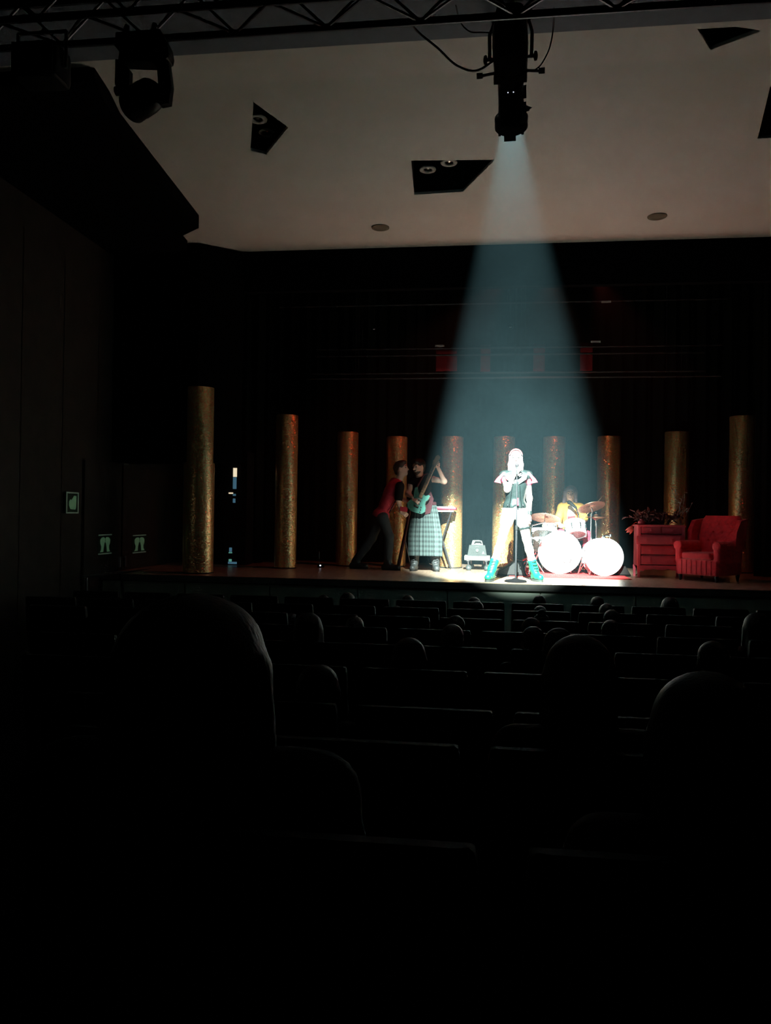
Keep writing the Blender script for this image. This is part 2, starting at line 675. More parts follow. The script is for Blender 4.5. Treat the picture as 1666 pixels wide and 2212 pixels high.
def head_prims(c, R, s=1.0, nose=1.0):
    """c: head centre, R columns: right, forward (face), up"""
    P = lambda x, y, z: c + R @ (npv((x, y, z)) * s)
    pr = [('e', P(0, -.012, .028), (.074 * s, .094 * s, .090 * s), R), ('e', P(0, .022, -.040), (.058 * s, .066 * s, .072 * s), R),
          ('e', P(0, .055, -.088), (.026 * s, .026 * s, .022 * s), R),
          ('c', P(0, .082, .018), P(0, .106 * nose, -.022), .009 * s, .014 * s, {'k': .012}),
          ('c', P(-.036, .076, .034), P(.036, .076, .034), .012 * s, .012 * s, {'k': .02}),
          ('c', P(-.018, .080, -.056), P(.018, .080, -.056), .009 * s, .009 * s, {'k': .01}),
          ('e', P(.076, -.006, -.004), (.011 * s, .020 * s, .032 * s), R, {'k': .01}), ('e', P(-.076, -.006, -.004), (.011 * s, .020 * s, .032 * s), R, {'k': .01})]
    sub = [('e', P(.033, .088, .012), (.017 * s, .012 * s, .011 * s), R), ('e', P(-.033, .088, .012), (.017 * s, .012 * s, .011 * s), R)]
    return pr, sub


def face_parts(c, R, parent, s=1.0, lips='band_red', eyes='rubber'):
    P = lambda x, y, z: c + R @ (npv((x, y, z)) * s)
    for sx in (-1, 1):
        MB().ell(P(sx * .033, .076, .012), (.014 * s, .010 * s, .008 * s), 10, 6, R).build('eye', eyes, parent, 'all')
        MB().tube([P(sx * .016, .087, .036), P(sx * .035, .085, .041), P(sx * .054, .074, .034)], .004 * s, 6).build('eyebrow', 'hair_dark', parent)
    MB().ell(P(0, .086, -.057), (.021 * s, .007 * s, .007 * s), 10, 6, R).build('mouth', lips, parent, 'all')


def hand_prims(w, d, palm, s=1.0, curl=0.4, thumb=1):
    """w wrist, d hand direction, palm normal; thumb side +1/-1. fingers curl towards the palm normal"""
    d = nrm(d)
    pn = nrm(npv(palm) - d * np.dot(palm, d))
    sd = np.cross(d, pn) * thumb
    w = npv(w)
    Rm = np.stack([sd, pn, d], 1)
    pr = [('b', w + d * .045 * s, (.040 * s, .015 * s, .048 * s), Rm, .013 * s, {'k': .02})]
    for i, (off, ln) in enumerate(((.029, .070), (.010, .078), (-.010, .073), (-.029, .058))):
        p = w + d * .085 * s + sd * off * s
        a = curl * 0.6
        for seg, fr in enumerate((.45, .32, .23)):
            dirn = d * math.cos(a) + pn * math.sin(a)
            q = p + dirn * ln * fr * s
            pr.append(('c', p, q, .0088 * s, .0080 * s, {'k': .004}))
            p = q
            a += curl * 1.1
    p = w + d * .022 * s + sd * .032 * s
    q = p + (d * .6 + sd * .65 + pn * .25 * curl) * .036 * s
    r = q + (d * .85 + sd * .1 + pn * .55 * curl) * .032 * s
    pr += [('c', p, q, .012 * s, .010 * s, {'k': .012}), ('c', q, r, .010 * s, .008 * s, {'k': .004})]
    return pr


def lerp(a, b, t):
    return npv(a) + (npv(b) - npv(a)) * t

# ================================================================== SETTING
XL, XR = -5.2, 5.4


def hall_z(y):
    if y > 2.6:
        return -1.12 + 0.03 * (8.6 - y)
    return -0.87 + (2.6 - y) * 0.11


# hall floor, raked towards the stage
ys = [STAGE_Y + 0.02, 8.6, 6.0, 4.0, 2.6, 1.4, 0.0, -1.5]
vs, fs = [], []
for y in ys:
    vs += [(XL, y, hall_z(y)), (XR, y, hall_z(y))]
for i in range(len(ys) - 1):
    fs.append((2 * i, 2 * i + 1, 2 * i + 3, 2 * i + 2))
n0 = len(vs)
vs += [(x, y, z - 0.2) for x, y, z in vs]
fs += [tuple(i + n0 for i in reversed(q)) for q in fs]
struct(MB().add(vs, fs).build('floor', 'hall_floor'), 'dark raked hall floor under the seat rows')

# stage: floor, apron, nosing
struct(MB().box((XL + 0.02, STAGE_Y, -0.08), (XR - 0.02, 15.0, 0.0)).build('floor_stage', 'stage_floor_boards'), 'glossy brown stage floor')
ap = struct(MB().box((XL + 0.02, STAGE_Y + 0.03, -1.18), (XR - 0.02, STAGE_Y + 0.10, -0.08)).build('wall_stage_front', 'apron'), 'low panelled front of the stage below the singer')
for i in range(9):                                  # boards of the stage front
    x0 = XL + 0.05 + i * 1.17
    MB().box((x0, STAGE_Y + 0.008, -1.14), (x0 + 1.155, STAGE_Y + 0.03, -0.115)).build('panel', 'apron', ap)
struct(MB().box((XL + 0.02, STAGE_Y - 0.015, -0.085), (XR - 0.02, STAGE_Y, -0.005)).build('trim_1', 'nosing'), 'dark nosing along the stage edge')

# side walls of the hall and of the stage
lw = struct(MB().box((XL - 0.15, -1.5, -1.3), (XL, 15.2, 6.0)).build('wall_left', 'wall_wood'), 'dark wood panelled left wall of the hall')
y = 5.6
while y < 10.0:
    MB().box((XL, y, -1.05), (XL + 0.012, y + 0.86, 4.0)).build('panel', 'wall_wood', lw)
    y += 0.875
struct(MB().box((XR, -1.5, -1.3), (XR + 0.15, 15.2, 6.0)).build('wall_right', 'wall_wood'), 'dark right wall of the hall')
struct(MB().box((XL, 14.7, -0.1), (XR, 14.85, 6.2)).build('wall_back', 'black_paint'), 'black back wall of the stage')
struct(MB().box((XL, HEAD_Y, 3.98), (XR, HEAD_Y + 0.12, 6.0)).build('wall_header', 'soft_black'), 'black header above the stage opening')
struct(MB().box((XL, -1.5, 6.0), (XR, 15.2, 6.1)).build('ceiling_upper', 'black_paint'), 'black upper ceiling above the truss')


# ceiling with the dark trapezoid openings
def plate_with_holes(outer, holes, up, th=0.03):
    loops = [[Vector(p) for p in outer]] + [[Vector(p) for p in h] for h in holes]
    flat = [p for l in loops for p in l]
    tri = tessellate_polygon(loops)
    n = len(flat)
    mb = MB()
    vs = [tuple(p) for p in flat] + [tuple(p + Vector(up) * th) for p in flat]
    fs = [tuple(t) for t in tri] + [tuple(i + n for i in reversed(t)) for t in tri]
    k = 0
    for l in loops:
        m = len(l)
        fs += [(k + i, k + (i + 1) % m, k + (i + 1) % m + n, k + i + n) for i in range(m)]
        k += m
    return mb.add(vs, fs)


CREASE_Y = 6.57
on_c = lambda pts: [tuple(gz(x, y, CEIL_Z)) for x, y in pts]
op1 = on_c([(548, 221), (623, 275), (575, 334), (541, 325)])
op2 = on_c([(888, 347), (1070, 345), (1000, 414), (895, 421)])
op4 = on_c([(1637, 300), (1664, 188), (1735, 180), (1745, 292)])
outer = [(XL, CREASE_Y, CEIL_Z), (XR, CREASE_Y, CEIL_Z), (XR, HEAD_Y, CEIL_Z), (XL, HEAD_Y, CEIL_Z)]
ceil = struct(plate_with_holes(outer, [op1, op2, op4], (0, 0, 1)).build('ceiling', 'plaster'), 'pale plaster ceiling with dark trapezoid openings')

# the lip of the ceiling, sloping down towards the hall
LIP_Y = 5.95
la, lb = gy(500, 110, LIP_Y), gy(1500, 47, LIP_Y)
LIP_Z = (la[2] + lb[2]) / 2
lip_n = nrm(np.cross((1, 0, 0), (0, CREASE_Y - LIP_Y, CEIL_Z - LIP_Z)))


def on_lip(x, y):
    d = ray(x, y)
    p0 = npv((0, CREASE_Y, CEIL_Z))
    return tuple(CAM + d * ((p0 - CAM) @ lip_n) / (d @ lip_n))


op3 = [on_lip(x, y) for x, y in ((1507, 63), (1590, 58), (1648, 66), (1535, 108))]
lo = [(XL, LIP_Y, LIP_Z), (XR, LIP_Y, LIP_Z), (XR, CREASE_Y, CEIL_Z), (XL, CREASE_Y, CEIL_Z)]
struct(plate_with_holes(lo, [op3], (0, 0, 1)).build('ceiling_lip', 'plaster'), 'sloping front strip of the pale ceiling')
struct(MB().box((XL, 5.28, LIP_Z - 0.012), (XR, LIP_Y, LIP_Z + 0.03)).build('trim_2', 'grey_fascia'), 'blue grey soffit strip between the truss and the pale ceiling')

# dark recesses above the openings, with round downlights inside
def recess(op, h, label):
    c = np.mean([npv(p) for p in op], 0)
    big = [c + (npv(p) - c) * 1.02 + npv((0, 0, 0.004)) for p in op]
    mb = MB()
    n = len(op)
    vs = big + [p + npv((0, 0, h)) for p in big]
    out = [c + (p - c) * 1.06 + npv((0, 0, 0.0)) for p in big]
    vs2 = [p + npv((0, 0, 0.032)) for p in out] + [p + npv((0, 0, h + 0.02)) for p in out]
    tri = tessellate_polygon([[Vector(p) for p in op]])
    fs = [(i, (i + 1) % n, (i + 1) % n + n, i + n) for i in range(n)] + [tuple(i + n for i in t) for t in tri]
    mb.add(vs, fs)
    mb.add(vs2, [(i, (i + 1) % n, (i + 1) % n + n, i + n) for i in range(n)] + [tuple(i + n for i in t) for t in tri])
    o = mb.build('ceiling_recess', 'recess_black')
    o['kind'] = 'structure'
    o['label'] = label
    return o


recess(op1, 0.45, 'dark kite shaped ceiling opening at left')
recess(op2, 0.45, 'dark trapezoid ceiling opening beside the light beam')
recess(op3, 0.45, 'dark wedge shaped opening at the top right of the ceiling')
recess(op4, 0.45, 'dark ceiling opening cut by the right picture edge')


def downlight(px, py, dz, label, bright=False):
    c = gz(px, py, CEIL_Z + dz)
    t = thing('recessed_downlight', label, 'downlight', c, 'downlights in the ceiling openings')
    MB().lathe(c, (0, 0, 1), [(.046, .012), (.052, 0.0), (.088, 0.0), (.093, .008), (.088, .02), (.050, .02), (.046, .012)], 28, False).build('ring', 'ring_grey', t, True)
    MB().lathe(c + npv((0, 0, .01)), (0, 0, 1), [(.047, .0), (.045, .05), (.030, .09), (.028, .45 - dz + .03)], 24, False).build('reflector', 'steel' if bright else 'dark_steel', t, True)
    MB().lathe(c + npv((0, 0, .02)), (0, 0, 1), [(.004, -.012), (.022, -.006), (.026, .02), (.018, .06), (.010, .07)], 16).build('bulb', 'chrome' if bright else 'lens_glass', t, True)


downlight(924, 368, 0.12, 'dim round downlight at the left of the trapezoid opening')
downlight(970, 353, 0.12, 'shiny round downlight in the middle of the trapezoid opening', True)
downlight(557, 259, 0.12, 'upper round downlight in the kite shaped opening')
downlight(578, 288, 0.14, 'lower downlight with a tiny glint in the kite shaped opening', True)

for px, py, lab in ((822, 491, 'flush round ceiling grille nearer the left'), (1420, 467, 'flush round ceiling grille at the right of the beam')):
    c = gz(px, py, CEIL_Z)
    t = thing('ceiling_speaker', lab, 'ceiling speaker', c, 'round grilles flush in the ceiling')
    MB().lathe(c - npv((0, 0, .012)), (0, 0, 1), [(.095, .0), (.112, .0), (.116, .006), (.116, .012)], 32, False).build('rim', 'grille', t, True)
    MB().lathe(c - npv((0, 0, .010)), (0, 0, 1), [(.001, .0), (.06, -.003), (.094, .002), (.094, .01)], 32).build('grille', 'grille', t, True)

# black soffit hanging at the left of the ceiling
so = [tuple(gz(x, y, CEIL_Z - 0.002)) for x, y in ((205, 132), (260, 245), (430, 465), (380, 490), (405, 520))]
so = [(XL + .01, so[0][1], CEIL_Z - .002)] + so + [(XL + .01, so[-1][1], CEIL_Z - .002)]
struct(MB().prism(so, (0, 0, -0.16)).build('ceiling_soffit', 'soft_black'), 'black soffit along the left edge of the ceiling')
sb = tuple(gy(545, 520, HEAD_Y - .35))
struct(MB().prism([(XL + .01, HEAD_Y - .42, CEIL_Z - .02), (-3.95, HEAD_Y - .42, CEIL_Z - .02), (-3.45, HEAD_Y - .01, CEIL_Z - .02), (XL + .01, HEAD_Y - .01, CEIL_Z - .02)], (0, 0, -3.0)).build('wall_proscenium', 'soft_black'), 'black side of the stage opening behind the leftmost column')


# black stage drapes: each pleated cloth its own thing
def drape(name, x0, x1, y, z0, z1, amp, wave, label, m='curtain_black', nx=None, grp=None, th=0.02, dirx=(1, 0)):
    nx = nx or int((x1 - x0) / 0.02)
    vs, fs = [], []
    nzs = 7
    for s in (0, 1):
        for j in range(nzs):
            z = z0 + (z1 - z0) * j / (nzs - 1)
            for i in range(nx + 1):
                x = x0 + (x1 - x0) * i / nx
                ph = 2 * math.pi * x / wave
                d = amp * (math.sin(ph + 0.7 * math.sin(ph * 0.37) + j * 0.12) + 0.35 * math.sin(2.3 * ph + 1.3))
                vs.append((x, y + d * (1.0 - 0.25 * j / nzs) + s * th, z))
    W = nx + 1
    for s in (0, 1):
        o = s * nzs * W
        for j in range(nzs - 1):
            for i in range(nx):
                q = (o + j * W + i, o + j * W + i + 1, o + (j + 1) * W + i + 1, o + (j + 1) * W + i)
                fs.append(q if s == 0 else q[::-1])
    o = nzs * W
    for i in range(nx):
        fs.append((i, i + o, i + 1 + o, i + 1))
        fs.append(((nzs - 1) * W + i, (nzs - 1) * W + i + 1, (nzs - 1) * W + i + 1 + o, (nzs - 1) * W + i + o))
    for j in range(nzs - 1):
        fs.append((j * W, (j + 1) * W, (j + 1) * W + o, j * W + o))
        fs.append((j * W + nx, j * W + nx + o, (j + 1) * W + nx + o, (j + 1) * W + nx))
    ob = MB().add(vs, fs).build(name, m, None, 'all')
    return tag(ob, label, 'curtain', grp)


drape('backdrop_curtain', -4.6, 0.25, 13.9, 0.01, 5.6, .045, .23, 'black pleated backdrop curtain behind the guitarist')
drape('backdrop_curtain', 0.27, 5.0, 13.9, 0.01, 5.6, .045, .23, 'black pleated backdrop curtain behind the drum kit')
drape('wing_curtain', -4.9, -3.75, 12.9, 0.01, 5.5, .04, .2, 'black wing curtain hanging at the far left of the stage')
drape('wing_curtain', 4.0, 5.2, 12.4, 0.01, 5.5, .04, .2, 'black wing curtain hanging at the far right of the stage')

# double door in the left wall, with its frame
def wall_rect(px0, px1, zlo, zhi, th, lift=0.0):
    y0 = gx(px0, 1115, XL)[1]
    y1 = gx(px1, 1115, XL)[1]
    return (XL + lift, min(y0, y1), zlo), (XL + lift + th, max(y0, y1), zhi)


D0, D1 = gx(175, 1115, XL)[1], gx(350, 1115, XL)[1]
DM = gx(257, 1115, XL)[1]
DT = gx(257, 1005, XL)[2]
DB = hall_z(9.5) + 0.02
dr = struct(MB().box((XL + .013, D0, DB), (XL + .045, DM - .02, DT)).build('door_1', 'wall_wood'), 'near leaf of the dark double door in the left wall')
MB().box((XL + .045, DM - .10, 0.05), (XL + .075, DM - .06, 0.20)).build('door_handle', 'steel', dr)
dr = struct(MB().box((XL + .013, DM + .03, DB), (XL + .045, D1, DT)).build('door_2', 'wall_wood'), 'far leaf of the dark double door in the left wall')
MB().box((XL + .045, DM + .06, 0.05), (XL + .075, DM + .10, 0.20)).build('door_handle', 'steel', dr)
struct(MB().box((XL + .0125, DM - .02, DB), (XL + .016, DM + .03, DT + .02)).build('trim_3', 'rubber'), 'black gap between the two door leaves')
struct(MB().box((XL + .013, DM - .03, DT + .01), (XL + .09, DM + .09, DT + .10)).build('trim_4', 'steel'), 'door closer bracket above the door gap')


# photoluminescent signs
def sign(px0, px1, py0, py1, label, kind):
    a, b = gx(px0, (py0 + py1) / 2, XL), gx(px1, (py0 + py1) / 2, XL)
    zc0, zc1 = gx((px0 + px1) / 2, py1, XL)[2], gx((px0 + px1) / 2, py0, XL)[2]
    y0, y1 = a[1], b[1]
    X = XL + 0.047
    t = thing('safety_sign', label, 'sign', (X, (y0 + y1) / 2, zc0), 'glowing green signs on the left wall')
    MB().box((X, y0, zc0), (X + .008, y1, zc1)).build('panel', 'sign_dark', t)
    bw = 0.016
    W, H = y1 - y0, zc1 - zc0
    bars = [((X + .008, y0, zc0), (X + .011, y1, zc0 + bw)), ((X + .008, y0, zc1 - bw), (X + .011, y1, zc1))]
    if kind == 0:
        bars += [((X + .008, y0, zc0 + bw), (X + .011, y0 + bw * 1.4, zc1 - bw)), ((X + .008, y1 - bw * 1.4, zc0 + bw), (X + .011, y1, zc1 - bw))]
    for lo_, hi_ in bars:
        MB().box(lo_, hi_).build('border', 'sign_border', t)
    P = lambda u, v: (X + .008, y0 + u * W, zc0 + v * H)
    if kind == 0:
        MB().prism([P(.22, .38), P(.34, .20), P(.72, .18), P(.78, .30), P(.80, .82), P(.62, .84), P(.56, .76), P(.40, .62), P(.30, .66), P(.24, .56)], (.004, 0, 0)).build('pictogram', 'sign_glow', t)
    else:
        for s in (-1, 1):
            q = lambda u, v: P(.5 + s * u, v)
            MB().prism([q(.02, .80), q(.10, .86), q(.26, .84), q(.36, .74), q(.36, .56), q(.28, .40), q(.30, .22), q(.38, .12), q(.14, .12), q(.12, .34), q(.06, .56), q(.02, .60)], (.004, 0, 0)).build('pictogram', 'sign_glow', t)


sign(134, 161, 1063, 1109, 'upright green sign high on the left wall beside the door', 0)
sign(204, 233, 1154, 1197, 'green pictogram sign left of the door gap', 1)
sign(279, 308, 1155, 1194, 'green pictogram sign right of the door gap', 1)

# low rail in front of the door, catching a little light
ra, rb = gz(178, 1247, -0.02), gz(335, 1229, -0.02)
ra, rb = npv((XL + .30, gx(178, 1246, XL + .30)[1], gx(178, 1246, XL + .30)[2])), npv((XL + .30, gx(335, 1230, XL + .30)[1], gx(335, 1230, XL + .30)[2]))
hr = thing('handrail', 'thin dark handrail below the green door signs', 'handrail', (ra[0], ra[1], hall_z(ra[1])))
MB().tube([ra, lerp(ra, rb, .5), rb], .018, 8).build('rail', 'dark_steel', hr, True)
for tt in (.05, .5, .95):
    p = lerp(ra, rb, tt)
    MB().tube([(p[0], p[1], hall_z(p[1])), p], .014, 8).build('post', 'dark_steel', hr, True)

# small emergency luminaire on the left wall, just lighting the panels round it
wl = npv((XL + .02, gx(-75, 1120, XL)[1], 0.80))
t = thing('wall_lamp', 'small dim emergency lamp on the left wall', 'lamp', wl)
MB().rbox((wl[0], wl[1] - .14, wl[2] + .05), (wl[0] + .05, wl[1] + .14, wl[2] + .13), .015).build('housing', 'amp_light', t, True)
MB().box((wl[0] + .006, wl[1] - .12, wl[2] + .04), (wl[0] + .044, wl[1] + .12, wl[2] + .05)).build('diffuser', 'white_glow', t)
light('wall_lamp_light', 'POINT', (wl[0] + .16, wl[1], wl[2] + .0), None, (.95, 1.0, .86), 0.9, size=.05)

# ================================================================== RIGGING
# lattice truss across the hall
TY = 5.18
za = gy(1100, 34, TY)[2]
tr = thing('lighting_truss', 'dark lattice lighting truss across the top of the picture', 'truss', (0, TY, za))
chords = [(TY, za), (TY - .30, za), (TY, za + .30), (TY - .30, za + .30)]
X0, X1 = -4.9, 5.2
for cy, cz in chords:
    MB().tube([(X0, cy, cz), (X1, cy, cz)], .025, 10).build('chord', 'alu', tr, True)
nb = 32
step = (X1 - X0) / nb
for (a, b) in ((0, 2), (1, 3), (0, 1)):
    for i in range(nb):
        xa = X0 + i * step
        pa, pb = chords[a], chords[b]
        up = i % 2 == 0
        MB().tube([(xa, (pa if up else pb)[0], (pa if up else pb)[1]), (xa + step, (pb if up else pa)[0], (pb if up else pa)[1])], .010, 6).build('lattice_bar', 'alu', tr, True)
for x in (-3.5, 0.0, 3.5):
    MB().tube([(x, TY - .20, za + .30), (x, TY - .20, 6.0)], .012, 6).build('hanger', 'dark_steel', tr)
    MB().tube([(x, TY, za + .30), (x, TY - .30, za + .30)], .014, 6).build('hanger_bar', 'dark_steel', tr)

# ---- the profile spotlight in the middle
ax = nrm(npv(LAMP_AIM) - npv(LAMP_MOUTH))
sd = nrm(np.cross(ax, (0, 0, 1)))         # to the right in the picture
up = np.cross(sd, ax)
m0 = npv(LAMP_MOUTH)
P = lambda a, s, u: m0 + ax * a + sd * s + up * u
sp = thing('profile_spotlight', 'black profile spotlight on the truss throwing the teal beam', 'spotlight', m0 - npv((0, 0, .1)))
SRC = .40
b = MB().lathe(m0, ax, [(.098, 0), (.128, 0), (.128, -.075), (.108, -.085), (.098, -.10), (.095, -.22), (.095, -.40), (.082, -.40), (.082, -.20), (.098, -.06)], 36, False)
n = 36
b.f += [tuple([(9 * n + j), (9 * n + (j + 1) % n), ((j + 1) % n), j]) for j in range(n)]
b.build('lens_tube', 'lamp_black', sp, True)
MB().obox(P(-.43, 0, 0), ax, sd, up, (.025, .120, .110)).build('shutter_gate', 'lamp_black', sp)
bd = MB()
rings = []
for a, r in ((-.455, .100), (-.47, .122), (-.62, .128), (-.80, .118), (-.86, .095), (-.88, .05)):
    ring = []
    for k in range(24):
        th = 2 * math.pi * k / 24
        cs, sn = math.cos(th), math.sin(th)
        e = 1.0 / max(abs(cs), abs(sn)) ** 0.45
        ring.append(P(a, r * cs * min(e, 1.12), r * sn * min(e, 1.12)))
    rings.append(ring)
bd.rings(rings)
hous = bd.build('lamp_housing', 'lamp_black', sp, True)
for k in range(5):
    MB().obox(P(-.52 - k * .05, 0, .135), ax, sd, up, (.008, .095, .012)).build('cooling_fin', 'lamp_black', hous)
for s in (-1, 1):
    MB().tube([P(-.43, s * .11, .0), P(-.43, s * .20, -.02), P(-.43, s * .235, -.02)], .011, 8).build('shutter_handle', 'dark_steel', sp, True)
    MB().obox(P(-.43, s * .225, -.02), ax, sd, up, (.016, .022, .012)).build('shutter_grip', 'rubber', sp)
    MB().tube([P(-.53, s * .11, 0), P(-.53, s * .185, 0)], .012, 8).build('yoke_bolt', 'dark_steel', sp, True)
    kn = MB().lathe(P(-.53, s * .165, 0), sd * s, [(.012, 0), (.030, .004), (.034, .012), (.030, .024), (.010, .03)], 14).build('yoke_knob', 'rubber', sp, True)
    MB().tube([P(-.53, s * .150, 0), P(-.62, s * .152, .16), P(-.64, s * .13, .26), P(-.64, 0, .28)], .013, 8).build('yoke_arm', 'lamp_black', sp, True)
for a, u in ((-.26, .02), (-.16, -.03)):
    MB().obox(P(a, .102, u), ax, sd, up, (.035, .012, .03)).build('focus_knob', 'rubber', sp)
MB().lathe(P(-.15, .11, -.03), sd, [(.014, 0), (.014, .02), (.008, .03)], 12).build('focus_screw', 'rubber', sp, True)
for k in range(4):
    a = math.radians(45 + 90 * k)
    MB().obox(P(-.012, .124 * math.cos(a), .124 * math.sin(a)), ax, sd, up, (.022, .010, .010)).build('frame_clip', 'lamp_black', sp)
MB().obox(P(.022, -.008, -.112), ax, sd, up, (.024, .045, .005)).build('frame_tab', 'lamp_black', sp)
# top shutter pushed into the beam: it cuts the beam flat above the drummer
MB().obox(P(-.10, 0, .0385 + .045), ax, sd, up, (.002, .082, .045)).build('shutter_blade', 'lamp_black', sp)
ca, sa = math.cos(math.radians(38)), math.sin(math.radians(38))
s2, u2_ = sd * ca - up * sa, sd * sa + up * ca            # second blade pushed in from the upper right
MB().obox(P(-.105, 0, 0) + u2_ * (.057 + .045), ax, s2, u2_, (.002, .082, .045)).build('shutter_blade', 'lamp_black', sp)
hook = npv((P(-.64, 0, .28)[0], TY, za))
MB().tube([P(-.64, 0, .28), lerp(P(-.64, 0, .28), hook, .5) + npv((0, 0, .02)), hook], .016, 8).build('truss_clamp', 'dark_steel', sp, True)
for s in (-.018, .022):
    MB().ell(P(-.33, s, -.094), (.004, .004, .004), 8, 6).build('indicator', 'led_white', sp, 'all')
light('profile_spotlight_light', 'SPOT', P(-SRC, 0, 0), LAMP_AIM, (0.80, 1.0, 0.95), SPOT_POWER, size=.012, angle=27.6, blend=.55)


def cable(pts, label, r=.008):
    p = [npv(q) for q in pts]
    out = []
    for i in range(len(p) - 1):
        a, b_, c, d = p[max(i - 1, 0)], p[i], p[i + 1], p[min(i + 2, len(p) - 1)]
        for k in range(6):
            t_ = k / 6
            out.append(0.5 * (2 * b_ + (c - a) * t_ + (2 * a - 5 * b_ + 4 * c - d) * t_ ** 2 + (3 * b_ - a - 3 * c + d) * t_ ** 3))
    out.append(p[-1])
    o = MB().tube(out, r, 6).build('power_cable', 'rubber', None, True)
    tag(o, label, 'cable')


cable([gy(888, 28, 5.18), gy(897, 62, 5.5), gy(945, 103, 5.6), gy(985, 140, 5.7), gy(1028, 153, 5.75), gy(1068, 130, 5.72)], 'long black cable sagging from the truss to the left of the spotlight')
cable([gy(985, 12, 5.18), gy(995, 48, 5.5), gy(1015, 68, 5.55), gy(1040, 70, 5.6), gy(1072, 70, 5.6)], 'short thin cable looping behind the left side of the spotlight', .005)
cable([gy(1197, 18, 5.18), gy(1196, 58, 5.5), gy(1187, 105, 5.6), gy(1170, 138, 5.68), gy(1155, 152, 5.7)], 'thin cable hanging in a curve right of the spotlight', .005)
cable([gy(1139, 20, 5.18), gy(1139, 60, 5.5), gy(1138, 110, 5.6)], 'straight thin safety wire beside the spotlight', .004)

# ---- moving head at the left of the truss (silhouette)
MY = 5.0
t = thing('moving_head_light', 'black moving head light hanging from the truss at left', 'stage light', gy(305, 160, MY))
def px_poly(pts, Y, d, name, m, par):
    return MB().prism([gy(x, y, Y) for x, y in pts], (0, d, 0)).build(name, m, par)


px_poly([(250, 70), (345, 62), (360, 92), (364, 112), (362, 124), (344, 134), (255, 131), (258, 112), (247, 98)], MY - .05, .10, 'base', 'lamp_black', t)
px_poly([(249, 128), (262, 128), (280, 150), (278, 205), (258, 205), (248, 180)], MY - .025, .05, 'yoke_arm', 'lamp_black', t)
px_poly([(338, 132), (362, 122), (370, 184), (365, 222), (345, 226), (341, 172)], MY - .025, .05, 'yoke_arm', 'lamp_black', t)
hc = gy(312, 213, MY)
MB().lathe(hc, nrm((-.85, .50, -.12)), [(.03, -.12), (.075, -.112), (.100, -.08), (.108, -.02), (.108, .06), (.100, .09), (.105, .11), (.105, .135), (.09, .14), (.08, .12)], 28).build('head', 'lamp_black', t, True)
MB().tube([gy(250, 197, MY), gy(372, 188, MY)], .03, 10).build('tilt_axle', 'lamp_black', t, True)
for x in (270, 330):
    MB().tube([gy(x, 72, MY), (gy(x, 72, MY)[0], TY - .15, za + .0)], .018, 8).build('truss_clamp', 'dark_steel', t)
# second dark lamp further left on the truss
t = thing('flood_light', 'dark flood light housing at the far left of the truss', 'stage light', gy(95, 120, MY))
c = gy(90, 150, MY)
MB().rbox((c[0] - .16, c[1] - .12, c[2] - .10), (c[0] + .16, c[1] + .12, c[2] + .14), .04).build('housing', 'lamp_black', t, True)
for s in (-1, 1):
    MB().tube([c + npv((s * .175, 0, 0)), c + npv((s * .175, 0, .25))], .012, 6).build('bracket_arm', 'dark_steel', t)
MB().tube([c + npv((-.175, 0, .25)), c + npv((.175, 0, .25))], .012, 6).build('bracket_bar', 'dark_steel', t)
MB().tube([c + npv((0, 0, .25)), (c[0], TY - .15, za + .02)], .015, 6).build('truss_clamp', 'dark_steel', t)
for k in range(4):
    MB().box((c[0] - .14 + k * .09, c[1] - .13, c[2] - .09), (c[0] - .12 + k * .09, c[1] - .12, c[2] + .12)).build('cooling_fin', 'lamp_black', t)

# ---- fly bars over the stage with small white labels, cloth strips with red light put into their colour
FB = [(655, 850, 1352, 13.35, 'highest fly bar with a white tag at its right end'),
      (751, 935, 1340, 13.25, 'fly bar carrying the strips coloured for red light'),
      (766, 935, 1300, 13.05, 'thin fly bar just below the bar with the cloth strips'),
      (805, 930, 1300, 12.95, 'second lowest thin fly bar above the columns'),
      (816, 925, 1330, 12.80, 'lowest pale fly bar above the columns')]
for py, xa, xb, Y, lab in FB:
    a, b_ = gy(xa, py + 1, Y), gy(xb, py - 2, Y)
    z = (a[2] + b_[2]) / 2
    t = thing('fly_bar', lab, 'fly bar', ((a[0] + b_[0]) / 2, Y, z), 'horizontal bars above the stage')
    MB().tube([(a[0] - 2.0, Y, z), (b_[0] + 1.6, Y, z)], .016, 8).build('pipe', 'dark_steel', t, True)
    for x in (a[0] - 1.2, (a[0] + b_[0]) / 2, b_[0] + 1.0):
        MB().tube([(x, Y, z), (x, Y, 6.0)], .003, 5).build('suspension_wire', 'dark_steel', t)
    for tx, ty, w_, py_ in ((1310, 652, 20, 655), (950, 747, 20, 751), (1287, 738, 20, 751)):
        if py_ == py:
            c = gy(tx, ty, Y - .02)
            MB().box((c[0] - w_ / 2 / 128, Y - .024, c[2] - .016), (c[0] + w_ / 2 / 128, Y - .017, c[2] + .016)).build('tag', 'label_white', t)
for x0, x1, y0, y1, lab in ((1253, 1281, 740, 806, 'cloth strip coloured for red light, hanging right of the beam'), (1152, 1178, 742, 806, 'cloth strip coloured for red light, seen through the right of the beam'),
                            (1038, 1060, 744, 806, 'cloth strip coloured for red light, seen through the left of the beam'), (941, 988, 753, 802, 'cloth strip coloured for red light, hanging left of the beam')):
    a, b_ = gy(x0, y1, 13.29), gy(x1, y0, 13.29)
    o = drape('red_light_strip', a[0], b_[0], 13.29, a[2], b_[2], .006, .09, lab, 'red_light_cloth', 14, 'strips coloured for red light on the fly bar', .008)
    o['category'] = 'cloth strip'


